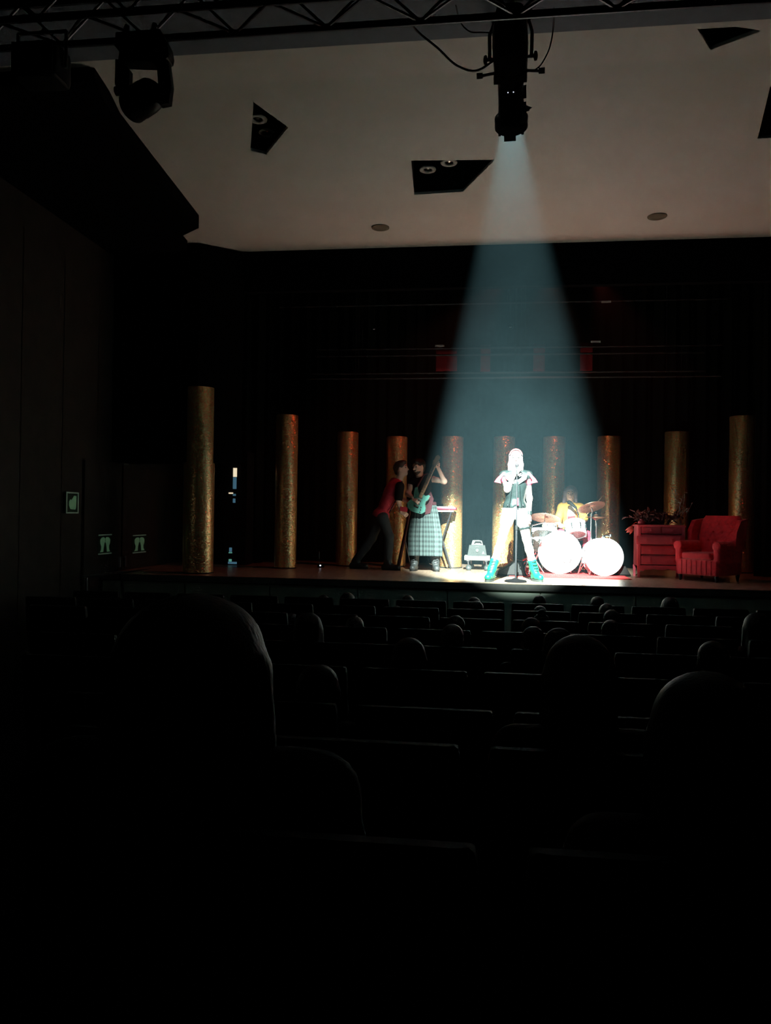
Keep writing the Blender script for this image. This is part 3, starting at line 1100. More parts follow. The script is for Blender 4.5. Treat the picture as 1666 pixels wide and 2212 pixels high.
# ---- added PAR cans, unseen behind the header, to give the stage a red wash
def added_par_can(loc, aim, col, en, label, ang=46):
    loc = npv(loc)
    a = nrm(npv(aim) - loc)
    t = thing('added_par_can', label, 'stage light', loc, 'added red lamps behind the header')
    MB().lathe(loc, a, [(.085, .0), (.098, .0), (.098, -.12), (.09, -.20), (.06, -.27), (.03, -.29)], 20, False).build('can', 'lamp_black', t, True)
    MB().lathe(loc, a, [(.001, -.06), (.05, -.055), (.088, -.05), (.088, -.062), (.001, -.07)], 20).build('lens', 'lens_glass', t, True)
    s_ = nrm(np.cross(a, (0, 0, 1)))
    top = loc - a * .1 + npv((0, 0, .2))
    MB().tube([loc - a * .1 + s_ * .105, top + s_ * .105, top - s_ * .105, loc - a * .1 - s_ * .105], .008, 6).build('yoke', 'dark_steel', t)
    MB().tube([top, npv((top[0], top[1], 6.0))], .010, 6).build('hanger', 'dark_steel', t)
    light('added_par_light', 'SPOT', loc + a * .02, aim, col, en, size=.06, angle=ang, blend=.6)


added_par_can((1.5, 11.5, 4.35), (3.0, 11.9, 0.5), (1.0, .09, .06), 26, 'added unseen lamp behind the header aimed at the red furniture', 62)
added_par_can((0.85, 11.1, 4.30), (0.75, 12.75, 0.9), (1.0, .22, .10), 45, 'added unseen lamp behind the header aimed at the middle columns', 74)
added_par_can((0.2, 11.5, 4.35), (-2.2, 12.2, 0.5), (1.0, .12, .05), 42, 'added unseen lamp behind the header aimed at the guitarist', 66)

for px, py, lab in ((1103, 707, 'made-up tiny lamp standing for a glint in the middle of the beam'), (808, 711, 'made-up tiny lamp standing for a glint left of the beam')):
    q = gy(px, py, 13.3)
    t = thing('glint_stand_in', lab, 'lamp', q, 'made-up lamps for glints above the stage')
    MB().lathe(q + npv((0, .06, .03)), nrm((0, -1, -.5)), [(.02, -.05), (.045, -.04), (.055, .02), (.05, .06)], 16, False).build('shade', 'lamp_black', t, True)
    MB().ell(q, (.022, .010, .010), 10, 6).build('lens', 'label_white', t)  # white bead on a made-up lamp, painted in for a small reflection
    MB().tube([q + npv((0, .06, .05)), npv((q[0], q[1] + .06, 6.0))], .004, 5).build('wire', 'dark_steel', t)

# ================================================================== STAGE PROPS
# ---- gold glitter columns: (centre px, base y px, top y px, half width px)
COLS = [(420, 1239, 836, 33, 'leftmost and largest gold glitter column, in front of the stage opening'),
        (612, 1228, 896, 24, 'second gold glitter column from the left'),
        (745, 1223, 933, 23, 'gold glitter column behind the back foot of the man in red'),
        (852, 1224, 943, 23, 'gold glitter column behind the man in the red shirt'),
        (973, 1227, 943, 24, 'gold glitter column behind the red keyboard'),
        (1086, 1227, 943, 23.5, 'gold glitter column directly behind the singer'),
        (1195, 1227, 943, 24, 'gold glitter column to the left of the drummer'),
        (1315, 1228, 942, 25, 'gold glitter column behind the right cymbal'),
        (1463, 1231, 932, 26, 'gold glitter column behind the red chest of drawers'),
        (1606, 1238, 898, 27, 'rightmost gold glitter column, behind the red armchair')]
for px, by, ty, hw, lab in COLS:
    p = gz(px, by, 0.0)
    d = (p - CAM) @ _F
    r = hw * d / FPX
    p = npv((p[0], p[1] + r * .6, 0))
    h = gy(px, ty, p[1] - r * .5)[2]
    t = thing('glitter_column', lab, 'column', p, 'gold glitter columns round the stage')
    MB().lathe(p, (0, 0, 1), [(r, .012), (r, h * .33), (r, h * .66), (r, h - .012), (r - .004, h - .002), (r - .01, h)], 48).build('shaft', 'glitter', t, True)
    MB().lathe(p, (0, 0, 1), [(r + .006, 0.0), (r + .008, .004), (r + .006, .014), (r + .001, .018)], 48, False).build('base_ring', 'rubber', t, True)
    MB().box((p[0] - .004, p[1] - r - .0025, .02), (p[0] + .004, p[1] - r + .004, h - .01)).build('foil_seam', 'glitter', t)

# ---- red drum rug
a, b_ = gz(1100, 1246, 0), gz(1345, 1247, 0)
rug = MB().box((a[0], 11.25, .001), (b_[0] + .05, 13.3, .012)).build('drum_rug', 'red_rug')
tag(rug, 'flat red rug under the drum kit', 'rug')

# ---- drum kit, each drum a thing of its own
def hexagon_lugs(c, a, u, v, r, n, d0, d1, par, m='chrome'):
    for k in range(n):
        th = 2 * math.pi * (k + .5) / n
        q = c + (u * math.cos(th) + v * math.sin(th)) * (r + .014)
        MB().tube([q + a * d0, q + a * d1], .006, 6).build('tension_rod', m, par)
        MB().obox(q + a * (d0 + d1) / 2, a, nrm(u * math.cos(th) + v * math.sin(th)), np.cross(a, nrm(u * math.cos(th) + v * math.sin(th))), (.035, .012, .010)).build('lug', m, par)


def drum(name, label, c, axis, r, depth, n=8, head='drum_head', back='drum_head', shell='drum_white', hoop='drum_white'):
    """c centre of the front head, axis points out of the front"""
    c = npv(c)
    a = nrm(axis)
    upv = npv((0, 0, 1)) if abs(a[2]) < .8 else npv((0, 1, 0))
    u = nrm(np.cross(upv, a)); v = np.cross(a, u)
    base = c - a * depth * .5
    lo = min((c + v * -r)[2], (c - a * depth - v * r)[2], (c - a * depth)[2])
    t = thing(name, label, 'drum', (base[0], base[1], lo), 'drums of the white kit')
    MB().lathe(c, a, [(r, -.02), (r, -depth + .02)], 40, False).build('shell', shell, t, True)
    MB().lathe(c, a, [(r + .004, -.035), (r + .016, -.035), (r + .018, .004), (r + .012, .010), (r - .002, .008), (r - .002, -.035)], 40, False).build('hoop', hoop, t, True)
    MB().lathe(c - a * depth, a, [(r + .004, .035), (r + .016, .035), (r + .018, -.004), (r + .012, -.010), (r - .002, -.008), (r - .002, .035)], 40, False).build('hoop', hoop, t, True)
    MB().lathe(c, a, [(r, -.012), (r, .0), (r * .5, .003), (.001, .004)], 40, False).build('front_head', head, t, True)
    MB().lathe(c - a * depth, a, [(r, .012), (r, .0), (r * .5, -.003), (.001, -.004)], 40, False).build('rear_head', back, t, True)
    hexagon_lugs(c, a, u, v, r, n, -.03, -depth + .03, t)
    return t, a, u, v


BD = gy(1209.5, 1193, 11.95)
bax = nrm((-.10, -1, .0))
t, a, u, v = drum('bass_drum', 'large white bass drum with a round port hole, behind the singer', (BD[0], BD[1], .305 + .022), bax, .300, .46, 10)
hc = npv((BD[0], BD[1], .327)) + a * .005
ho = gy(1225, 1209, BD[1])
off = ho - npv((BD[0], BD[1], .327)); off[1] = 0
off = u * (off @ u) + v * (off @ v)
MB().lathe(hc + off, a, [(.052, -.004), (.060, .002), (.064, .0), (.064, -.004)], 28, False).build('port_ring', 'steel', t, True)
MB().lathe(hc + off, a, [(.001, .0025), (.03, .0022), (.053, .002)], 28, False).build('port_hole', 'hole_grey', t, True)
for s in (-1, 1):
    q = npv((BD[0], BD[1], .30)) + u * s * .315 - a * .12
    MB().tube([q, q + u * s * .12 + a * .10 + npv((0, 0, -.285))], .011, 8).build('spur', 'red_metal' if s < 0 else 'chrome', t, True)
for s in (-1, 1):
    for k in range(2):
        th = math.radians(-60 - k * 30 if s < 0 else -120 + k * 30)
        q = npv((BD[0], BD[1], .327)) + (u * math.cos(th) * -s + v * math.sin(th)) * .325
        MB().tube([q + a * .02, q - a * .10], .012, 6).build('hoop_claw', 'red_metal', t)

B2 = gy(1306, 1210, 11.72)
t2, a2, u2, v2 = drum('floor_bass_drum', 'smaller round white drum standing at the right of the kit', (B2[0], B2[1], .262 + .022), nrm((.06, -1, .03)), .258, .36, 8)
for s in (-1, 1):
    q = npv((B2[0], B2[1], .25)) + u2 * s * .275 - a2 * .2
    MB().tube([q, q + u2 * s * .06 - a2 * .05 + npv((0, 0, -.24))], .009, 8).build('spur', 'chrome', t2, True)
q = npv((B2[0], B2[1], .54)) - a2 * .1
MB().tube([q, q + npv((0, 0, .05)), q + npv((.05, .02, .06)), q + npv((.10, .02, .05))], .012, 8).build('tom_mount', 'chrome', t2, True)
MB().rbox((q[0] - .03, q[1] - .03, q[2] - .01), (q[0] + .03, q[1] + .03, q[2] + .04), .01).build('mount_block', 'chrome', t2)
MB().ell(q + npv((.11, .02, .06)), (.016, .016, .026), 8, 6).build('wing_screw', 'chrome', t2)


def floor_drum(px, py_top, py_bot, Y, r, label, legs=True):
    top = gy(px, py_top, Y)[2]
    bot = gy(px, py_bot, Y)[2]
    c = npv((gy(px, py_top, Y)[0], Y, top))
    t, a, u, v = drum('tom_drum', label, c, (0.03, -.10, 1), r, top - bot, 8)
    if legs:
        for k in range(3):
            th = math.radians(90 + 120 * k)
            q = npv((c[0] + math.cos(th) * (r + .02), Y + math.sin(th) * (r + .02), 0))
            MB().tube([q + npv((0, 0, .005)), q + npv((0, 0, bot + .15))], .009, 6).build('leg', 'chrome', t, True)
            MB().ell(q + npv((0, 0, .018)), (.016, .016, .018), 8, 5).build('foot', 'rubber', t)
    return t


floor_drum(1176, 1144, 1189, 12.35, .185, 'white floor tom left of the bass drum, half behind the singer')
sn = floor_drum(1188, 1129, 1142, 12.55, .092, 'small cream drum below the left cymbal', False)
MB().tube([(gy(1188, 1142, 12.55)[0], 12.55, 0.0), (gy(1188, 1142, 12.55)[0], 12.55, gy(1188, 1142, 12.55)[2])], .012, 8).build('stand_pole', 'chrome', sn)
for k in range(3):
    th = math.radians(30 + 120 * k)
    x = gy(1188, 1142, 12.55)[0]
    MB().tube([(x, 12.55, .25), (x + .2 * math.cos(th), 12.55 + .2 * math.sin(th), .01)], .008, 6).build('stand_leg', 'chrome', sn)
# tilted rack tom showing its reddish lower head
RT = gy(1243, 1142, 12.25)
ta = nrm((-.06, .42, .9))
t3, a3, u3, v3 = drum('rack_tom', 'white rack tom on the bass drum with a reddish lower head', RT + ta * .10, ta, .145, .20, 8, back='drum_head_red')
MB().tube([RT + npv((-.03, .02, -.08)), (BD[0] + .10, BD[1] + .20, .62)], .014, 8).build('mount_arm', 'chrome', t3, True)
# hi-hat clutch / side lamp of the kit
q = gy(1264, 1152, 12.3)
MB().rbox((q[0] - .03, q[1] - .02, q[2] - .06), (q[0] + .03, q[1] + .02, q[2] + .06), .012).build('mount_block', 'chrome', t3, True)


def cymbal(px, py, Y, rad, nvec, label, stand_px, cat='cymbal', two=False):
    c = gy(px, py, Y)
    nvec = nrm(nvec)
    sx_ = gy(stand_px, 1180, Y)[0]
    t = thing('cymbal_stand', label, cat, (sx_, Y, 0), 'cymbals of the kit')
    prof = [(.001, .030), (.018, .028), (.036, .014), (.045, .006), (rad * .6, -.004), (rad, -.014), (rad, -.0165), (rad * .6, -.0065), (.045, .003), (.030, .012), (.001, .024)]
    MB().lathe(c, nvec, prof, 44, False).build('cymbal', 'bronze', t, True)
    if two:
        MB().lathe(c - nvec * .035, -nvec, prof, 44, False).build('cymbal', 'bronze', t, True)
    MB().lathe(c, nvec, [(.004, .02), (.006, .05), (.014, .052), (.014, .062), (.004, .066)], 10).build('wing_nut', 'dark_steel', t)
    neck = c - nvec * .03
    top = npv((sx_, Y, neck[2] - .10))
    MB().tube([neck + nvec * .05, neck - nvec * .05, top], .009, 8).build('tilter', 'chrome', t, True)
    MB().tube([top, npv((sx_, Y, top[2] * .45))], .010, 8).build('upper_tube', 'chrome', t, True)
    MB().tube([npv((sx_, Y, top[2] * .5)), npv((sx_, Y, .14))], .014, 8).build('lower_tube', 'chrome', t, True)
    for zz in (top[2], top[2] * .48):
        MB().lathe((sx_, Y, zz), (0, 0, 1), [(.012, -.02), (.019, -.018), (.019, .018), (.012, .02)], 12).build('collar', 'chrome', t, True)
    for k in range(3):
        th = math.radians(20 + 120 * k)
        MB().tube([(sx_, Y, .32), (sx_ + .22 * math.cos(th), Y + .22 * math.sin(th), .012)], .008, 6).build('leg', 'chrome', t, True)
        MB().ell((sx_ + .22 * math.cos(th), Y + .22 * math.sin(th), .013), (.014, .014, .012), 8, 5).build('foot', 'rubber', t)
    return t


cymbal(1178, 1117, 11.75, .225, (.10, .30, .95), 'bronze crash cymbal on a stand behind the singer', 1147)
cymbal(1277, 1094, 11.95, .205, (-.22, .36, .90), 'bronze ride cymbal raised at the right of the drummer', 1277)
cymbal(1288, 1115, 12.3, .155, (0, .02, 1), 'pair of thin hi-hat cymbals seen edge on beside the drummer', 1288, 'hi-hat', True)

# drum throne
dc = gy(1232, 1160, 12.95)
t = thing('drum_stool', 'round black drum stool under the drummer', 'stool', (dc[0], 12.98, 0))
MB().lathe((dc[0], 12.98, .44), (0, 0, 1), [(.02, 0), (.15, 0), (.165, .03), (.16, .065), (.12, .075), (.001, .076)], 28).build('seat', 'black_cloth', t, True)
MB().tube([(dc[0], 12.98, .10), (dc[0], 12.98, .445)], .018, 8).build('post', 'chrome', t)
for k in range(3):
    th = math.radians(90 + 120 * k)
    MB().tube([(dc[0], 12.98, .24), (dc[0] + .22 * math.cos(th), 12.98 + .22 * math.sin(th), .012)], .010, 6).build('leg', 'chrome', t)

# ---- stage monitors (black wedges) and red bar
def wedge(px0, px1, py0, py1, Y, label, lean):
    a = gy(px0, py1, Y); b = gy(px1, py1, Y); tp = gy((px0 + px1) / 2 + lean, py0, Y)
    t = thing('stage_monitor', label, 'monitor speaker', ((a[0] + b[0]) / 2, Y, 0), 'black floor wedges')
    prof = [(a[0], 0.012), (b[0], 0.012), (b[0] - .03, .06), (tp[0] + .06, tp[2]), (tp[0] - .02, tp[2] + .01), (a[0] + .01, .05)]
    MB().prism([(x, Y - .02, z) for x, z in prof], (0, .34, 0)).build('cabinet', 'black_paint', t)
    MB().prism([((x - (a[0] + b[0]) / 2) * .86 + (a[0] + b[0]) / 2, Y - .028, .02 + z * .82) for x, z in prof], (0, .008, 0)).build('grille', 'rubber', t)
    for s in (0, 1):
        x = a[0] + .05 + s * (b[0] - a[0] - .1)
        MB().lathe((x, Y + .02, 0), (0, 0, 1), [(.018, .013), (.018, .013), (.016, 0.0125)], 10).build('foot', 'rubber', t)


wedge(1070, 1140, 1212, 1241, 11.32, 'black stage wedge between the mic stand and the drums', 16)
wedge(1332, 1364, 1222, 1241, 11.85, 'small black stage wedge right of the white drums', -6)
rbp, rbq = gy(1110, 1221, 11.75), gy(1143, 1203, 11.85)
o = thing('red_floor_stand', 'slanted red stand leg beside the bass drum', 'stand', (rbp[0], rbp[1], 0))
MB().tube([npv((rbp[0] - .12, rbp[1], .012)), rbp, rbq, npv((rbq[0] + .10, rbq[1], rbq[2] + .06))], .014, 8).build('bar', 'red_metal', o, True)
MB().tube([rbq, npv((rbq[0] + .10, rbq[1] + .05, .012))], .010, 8).build('leg', 'chrome', o, True)
MB().tube([rbq, npv((rbq[0] - .08, rbq[1] - .08, .012))], .010, 8).build('leg', 'chrome', o, True)

# ---- amplifier on a dolly
DY = 12.35
dl = gy(1003, 1205, DY); dr_ = gy(1059, 1214, DY)
dz1 = gy(1030, 1201, DY)[2]; dz0 = gy(1030, 1211, DY)[2]
t = thing('dolly', 'white wheeled dolly board left of the singer', 'dolly', ((dl[0] + dr_[0]) / 2, DY + .15, 0))
MB().rbox((dl[0], DY, dz0), (dr_[0], DY + .34, dz1), .015).build('board', 'dolly_white', t, True)
for i, (x, yy) in enumerate(((dl[0] + .06, DY + .05), (dr_[0] - .06, DY + .05), (dl[0] + .10, DY + .29), (dr_[0] - .10, DY + .29))):
    MB().box((x - .022, yy - .025, dz0 - .012), (x + .022, yy + .025, dz0)).build('caster_plate', 'steel', t)
    MB().tube([(x, yy, dz0 - .01), (x + .01, yy, .045)], .011, 6).build('caster_fork', 'steel', t)
    wh = MB().lathe((x + .01, yy - .014, .045), (.25, -1, 0), [(.016, -.014), (.040, -.014), (.045, -.006), (.045, .010), (.040, .018), (.016, .018)], 22).build('wheel', 'amp_grey', t, True)
    MB().lathe((x + .01, yy - .030, .045), (.25, -1, 0), [(.001, .003), (.016, .003), (.018, 0), (.018, -.004)], 14).build('hub', 'amp_light', wh, True)
az0, az1, az2 = dz1, gy(1030, 1178, DY)[2], gy(1030, 1167, DY)[2]
xl0, xr0 = gy(1010, 1200, DY)[0], gy(1052, 1200, DY)[0]
xl1, xr1 = gy(1014, 1178, DY)[0], gy(1048, 1178, DY)[0]
t = thing('guitar_amplifier', 'grey guitar amplifier with a round knob standing on the white dolly', 'amplifier', ((xl0 + xr0) / 2, DY + .14, az0))
MB().prism([(xl0, DY + .02, az0 + .002), (xr0, DY + .02, az0 + .002), (xr1, DY + .02, az1), (xl1, DY + .02, az1)], (0, .24, 0)).build('cabinet', 'amp_grey', t)
cxm, czm = (xl0 + xr0) / 2, (az0 + az1) / 2
MB().lathe((cxm, DY + .018, czm), (0, -1, 0), [(.001, .012), (.020, .012), (.026, .004), (.030, .0), (.030, -.004)], 22).build('knob', 'amp_light', t, True)
MB().box((cxm - .03, DY + .014, az1 - .03), (cxm + .03, DY + .02, az1 - .022)).build('name_plate', 'amp_light', t)
MB().prism([(cxm + .07, DY + .014, az0 + .03), (cxm + .12, DY + .014, az0 + .03), (cxm + .095, DY + .014, az0 + .08)], (0, .006, 0)).build('badge', 'amp_light', t)
for s in (-1, 1):
    MB().ell((cxm - .07 + s * .02, DY + .018, czm + s * .03), (.007, .007, .007), 8, 5).build('button', 'amp_light', t)
MB().prism([(xl1 + .03, DY + .05, az1 + .002), (xr1 - .03, DY + .05, az1 + .002), (xr1 - .05, DY + .05, az2 - .01), (cxm + .02, DY + .05, az2), (xl1 + .05, DY + .05, az2 - .004)], (0, .16, 0)).build('top_case', 'amp_light', t)
MB().tube([(cxm - .04, DY + .045, az1 + .03), (cxm - .03, DY + .03, az1 + .055), (cxm + .05, DY + .03, az1 + .055), (cxm + .06, DY + .045, az1 + .03)], .008, 6).build('handle', 'rubber', t, True)

# ---- red keyboard on its stand
KY = 12.38
k0, k1 = gy(926, 1100, KY), gy(986, 1100, KY)
kz = gy(968, 1099, KY)[2]
t = thing('stage_keyboard', 'red keyboard seen from behind next to the kilted guitarist', 'keyboard', ((k0[0] + k1[0]) / 2, KY + .14, kz - .06))
MB().rbox((k0[0], KY, kz - .018), (k1[0], KY + .26, kz + .022), .012).build('case', 'keyboard_red', t, True)
MB().box((k0[0] + .03, KY + .10, kz + .022), (k1[0] - .03, KY + .25, kz + .028)).build('key_bed', 'key_white', t)
nk = 14
for i in range(nk):
    x = k0[0] + .035 + (k1[0] - k0[0] - .07) * i / nk
    MB().box((x, KY + .14, kz + .0285), (x + (k1[0] - k0[0] - .07) / nk - .003, KY + .25, kz + .036)).build('key', 'key_white', t)
t = thing('keyboard_stand', 'pale folding stand under the red keyboard', 'keyboard stand', ((k0[0] + k1[0]) / 2, KY + .14, 0))
MB().box((k0[0] + .04, KY + .02, kz - .050), (k1[0] - .04, KY + .05, kz - .022)).build('crossbar', 'dolly_white', t)
MB().box((k0[0] + .04, KY + .20, kz - .050), (k1[0] - .04, KY + .23, kz - .022)).build('crossbar', 'dolly_white', t)
for s in (0, 1):
    yy = KY + .035 + s * .18
    MB().tube([(k0[0] + .08, yy, .01), (k1[0] - .08, yy, kz - .045)], .012, 6).build('leg', 'dark_steel', t)
    MB().tube([(k1[0] - .08, yy + .03, .01), (k0[0] + .08, yy + .03, kz - .045)], .012, 6).build('leg', 'dark_steel', t)

# ---- chest of drawers
def dresser():
    Y = 11.72
    l, r_ = gy(1378, 1240, Y)[0], gy(1479, 1240, Y)[0]
    base = gy(1430, 1249, Y)
    Z = lambda py: gy(1430, py, Y)[2]
    dep = .40
    t = thing('chest_of_drawers', 'old red painted chest of drawers with its second drawer pulled out', 'chest of drawers', ((l + r_) / 2, Y + dep / 2, 0))
    zt, zb = Z(1134), Z(1224)
    body = MB().box((l + .01, Y + .03, zb), (r_ - .01, Y + dep, zt - .03)).build('body', 'dresser_red', t)
    MB().rbox((l - .015, Y - .015, zt - .028), (r_ + .015, Y + dep + .01, zt), .012).build('top', 'dresser_red', t, True)
    for s in (l, r_ - .035):
        MB().box((s, Y + .004, zb - .02), (s + .035, Y + .05, zt - .028)).build('corner_post', 'dresser_red', t)
    rows = [(1139, 1153, 0.0, True), (1158, 1176, -.10, False), (1180, 1198, 0.0, False), (1202, 1220, 0.0, False)]
    for ya, yb, pull, split in rows:
        z1, z0 = Z(ya), Z(yb)
        spans = [(l + .04, (l + r_) / 2 - .006), ((l + r_) / 2 + .006, r_ - .04)] if split else [(l + .04 + (-.085 if pull else 0), r_ - .04 + (-.03 if pull else 0))]
        for xa, xb in spans:
            d = MB().box((xa, Y + .012 + pull, z0), (xb, Y + .030 + pull, z1)).build('drawer', 'dresser_red', t)
            MB().box((xa + .02, Y + .004 + pull, z0 + .015), (xb - .02, Y + .012 + pull, z1 - .015)).build('drawer_panel', 'dresser_red', d)
            if pull:
                MB().box((xa + .10, Y + .030 + pull, z0 + .005), (xb - .02, Y + .029, z1 - .012)).build('drawer_box', 'dresser_red', d)
            for kx in ((.5,) if split else (.22, .78)):
                x = xa + (xb - xa) * kx
                MB().lathe((x, Y + .003 + pull, (z0 + z1) / 2), (0, -1, 0), [(.008, 0), (.008, .008), (.016, .014), (.016, .022), (.006, .028)], 14).build('knob', 'dresser_red', d, True)
        MB().box((l + .035, Y + .022, z0 - .012), (r_ - .035, Y + .032, z0 - .001)).build('rail', 'dresser_inside', t)
    # scalloped apron
    za, zl = Z(1222), Z(1231)
    n = 40
    poly = [(l + .035, za), (r_ - .035, za)]
    for i in range(n + 1):
        uu = 1 - i / n
        x = l + .035 + (r_ - l - .07) * uu
        dd = abs(math.sin(uu * math.pi * 3)) * .022 + (.03 if uu < .08 or uu > .92 else 0)
        poly.append((x, zl - .012 + .028 - dd))
    MB().prism([(x, Y + .008, z) for x, z in poly], (0, .022, 0)).build('apron', 'dresser_red', t)
    for x, yy in ((l + .018, Y + .03), (r_ - .018, Y + .03), (l + .018, Y + dep - .03), (r_ - .018, Y + dep - .03)):
        rr = [[(x + sx_ * w_ + dx, yy + sy * w_, z) for sx_, sy in ((-1, -1), (1, -1), (1, 1), (-1, 1))] for z, w_, dx in ((zb + .0, .020, 0), (.10, .017, 0), (.04, .013, 0), (.0, .017, 0))]
        MB().rings(rr[::-1]).build('leg', 'dresser_red', t)
    return l, r_, Y, dep, zt


dl_, dr2, dY, ddep, dzt = dresser()


# ---- dried plants on the chest
def leaf(p, d, L, Wd, n_=(0, 0, 1)):
    d = nrm(d)
    s_ = nrm(np.cross(d, n_))
    nn = np.cross(s_, d)
    p = npv(p)
    pts = [p, p + d * L * .3 + s_ * Wd * .5, p + d * L * .65 + s_ * Wd * .42 - nn * L * .05, p + d * L - nn * L * .12, p + d * L * .65 - s_ * Wd * .42 - nn * L * .05, p + d * L * .3 - s_ * Wd * .5, p + d * L * .4 + nn * .008]
    return pts, [(0, 1, 6), (1, 2, 6), (2, 3, 6), (3, 4, 6), (4, 5, 6), (5, 0, 6)]


def plant(label, px0, px1, py_lo, py_hi, Y, n, m, L, seed, stemm='dry_leaf', name='dried_plant', base_px=None):
    r_ = random.Random(seed)
    bx = (px0 + px1) / 2 if base_px is None else base_px
    base = gy(bx, py_lo, Y)
    base[2] = dzt
    t = thing(name, label, 'plant', base, 'dried plants on the chest of drawers')
    c0, c1 = gy(px0, py_lo, Y), gy(px1, py_hi, Y)
    stems = []
    for i in range(max(5, n // 9)):
        tip = npv((r_.uniform(c0[0], c1[0]), Y + r_.uniform(-.12, .12), r_.uniform(lerp(c0, c1, .45)[2], c1[2])))
        root = npv((lerp(base, tip, .25)[0], Y + r_.uniform(-.05, .05), dzt + .004))
        mid = lerp(root, tip, .5) + npv((r_.uniform(-.04, .04), r_.uniform(-.04, .04), .04))
        stems.append((root, mid, tip))
        MB().tube([root, mid, tip], [.005, .004, .002], 5).build('stem', stemm, t)
    for i in range(n):
        ro, mi, ti = stems[i % len(stems)]
        f = r_.uniform(.25, 1)
        p = lerp(ro, mi, f * 2) if f < .5 else lerp(mi, ti, f * 2 - 1)
        d = npv((r_.uniform(-1, 1), r_.uniform(-1, 1), r_.uniform(-.3, .8)))
        v_, f_ = leaf(p, d, L * r_.uniform(.6, 1.3), L * .38, (r_.uniform(-.3, .3), .2, 1))
        MB().add(v_, f_).build('leaf', m, t)
    return t


plant('mass of dark dried leaves spilling over the left end of the chest', 1352, 1420, 1136, 1104, dY + .15, 130, 'dry_leaf', .10, 3, base_px=1395)
plant('low dark dried bouquet in the middle of the chest top', 1400, 1472, 1136, 1106, dY + .18, 150, 'dry_leaf', .095, 4)
plant('tall spindly pale twigs rising from the right end of the chest', 1447, 1502, 1135, 1052, dY + .20, 60, 'pale_twig', .05, 5, 'pale_twig', 'dried_twigs', 1470)
rl = thing('red_leaf_spray', 'bright red leaf spray drooping from the left end of the chest', 'plant', gy(1372, 1135, dY + .08), None)
for i in range(7):
    a = gy(1373, 1133, dY + .06)
    b = gy(1362 - (i % 3) * 4, 1140 + i * 2, dY + .04)
    v_, f_ = leaf(lerp(a, b, .4), b - a, .11, .035, (0, -1, .3))
    MB().add(v_, f_).build('leaf', 'red_leaf', rl)
MB().tube([npv(gy(1384, 1134, dY + .08)), gy(1374, 1128, dY + .07), gy(1364, 1136, dY + .06)], .004, 5).build('stem', 'red_leaf', rl)
# small thing on the chest: a carved knob box
q = gy(1387, 1130, dY + .06)
o = MB().lathe((q[0], dY + .10, dzt), (0, 0, 1), [(.03, .001), (.045, .015), (.048, .04), (.03, .06), (.018, .066), (.022, .075), (.008, .085)], 18).build('lidded_jar', 'dresser_red', None, True)
tag(o, 'small red lidded jar on the left corner of the chest', 'jar')


# ---- red velvet wing armchair, turned towards the singer
def armchair():
    o = gz(1533, 1252, 0)
    loc = npv((o[0] - .04, 11.50, 0))
    t = thing('wing_armchair', 'red velvet wing armchair at the right edge of the stage', 'armchair', loc, local=True)
    V = 'velvet_red'
    # local: front towards -y, x to the right
    t_ = MB().rbox((-.36, -.38, .10), (.36, .34, .36), .04).build('seat_base', V, t, True)
    MB().rbox((-.26, -.40, .36), (.26, .24, .47), .05).build('seat_cushion', V, t, True)
    for s in (-1, 1):
        x0, x1 = (s * .27, s * .39) if s > 0 else (s * .39, s * .27)
        am = MB().rbox((x0, -.37, .30), (x1, .30, .56), .04).build('armrest', V, t, True)
        MB().lathe((s * .335, .30, .58), (0, -1, 0), [(.02, 0), (.075, .005), (.08, .06), (.08, .62), (.072, .675), (.05, .685), (.02, .686)], 22).build('arm_roll', V, am, True)
    # reclining back with arched top, tufted
    rings = []
    for k in range(11):
        f = k / 10
        z = .36 + .72 * f
        y0 = .20 + .16 * f
        w_ = .33 + .03 * math.sin(f * math.pi)
        if f > .82:
            w_ *= math.sqrt(max(0, 1 - ((f - .82) / .20) ** 2)) * .25 + .75
        ring = []
        for i in range(24):
            a = 2 * math.pi * i / 24
            cs, sn = math.cos(a), math.sin(a)
            e = max(abs(cs), abs(sn)) ** -.7
            ring.append((w_ * cs * min(e, 1.22), y0 + .09 * sn * min(e, 1.22), z))
        rings.append(ring)
    bk = MB().rings(rings).build('backrest', V, t, True)
    for r_ in range(4):
        for c_ in range(4 - r_ % 2):
            x = (c_ - (3 - r_ % 2) / 2) * .15
            z = .55 + r_ * .13
            y0 = .20 + .16 * (z - .36) / .72 - .105
            MB().ell((x, y0, z), (.014, .010, .014), 8, 5).build('tuft_button', V, bk)
    for s in (-1, 1):
        pts = [(s * .33, .34, .52), (s * .35, .02, .58), (s * .36, .04, .82), (s * .36, .16, 1.0), (s * .34, .40, 1.03)]
        MB().prism(pts, (s * .07, 0, 0)).build('wing', V, t)
    for sx_ in (-1, 1):
        for yy in (-.32, .28):
            MB().lathe((sx_ * .31, yy, 0), (0, 0, 1), [(.016, 0), (.020, .02), (.030, .07), (.034, .105)], 12).build('leg', 'shoe_black', t, True)
    for k in range(9):
        MB().tube([(-.34 + k * .085, -.383, .12), (-.34 + k * .085, -.383, .34)], .004, 5).build('piping', V, t_)
    t.rotation_euler = (0, 0, math.radians(-45))
    t.scale = (.86, .92, .84)


armchair()

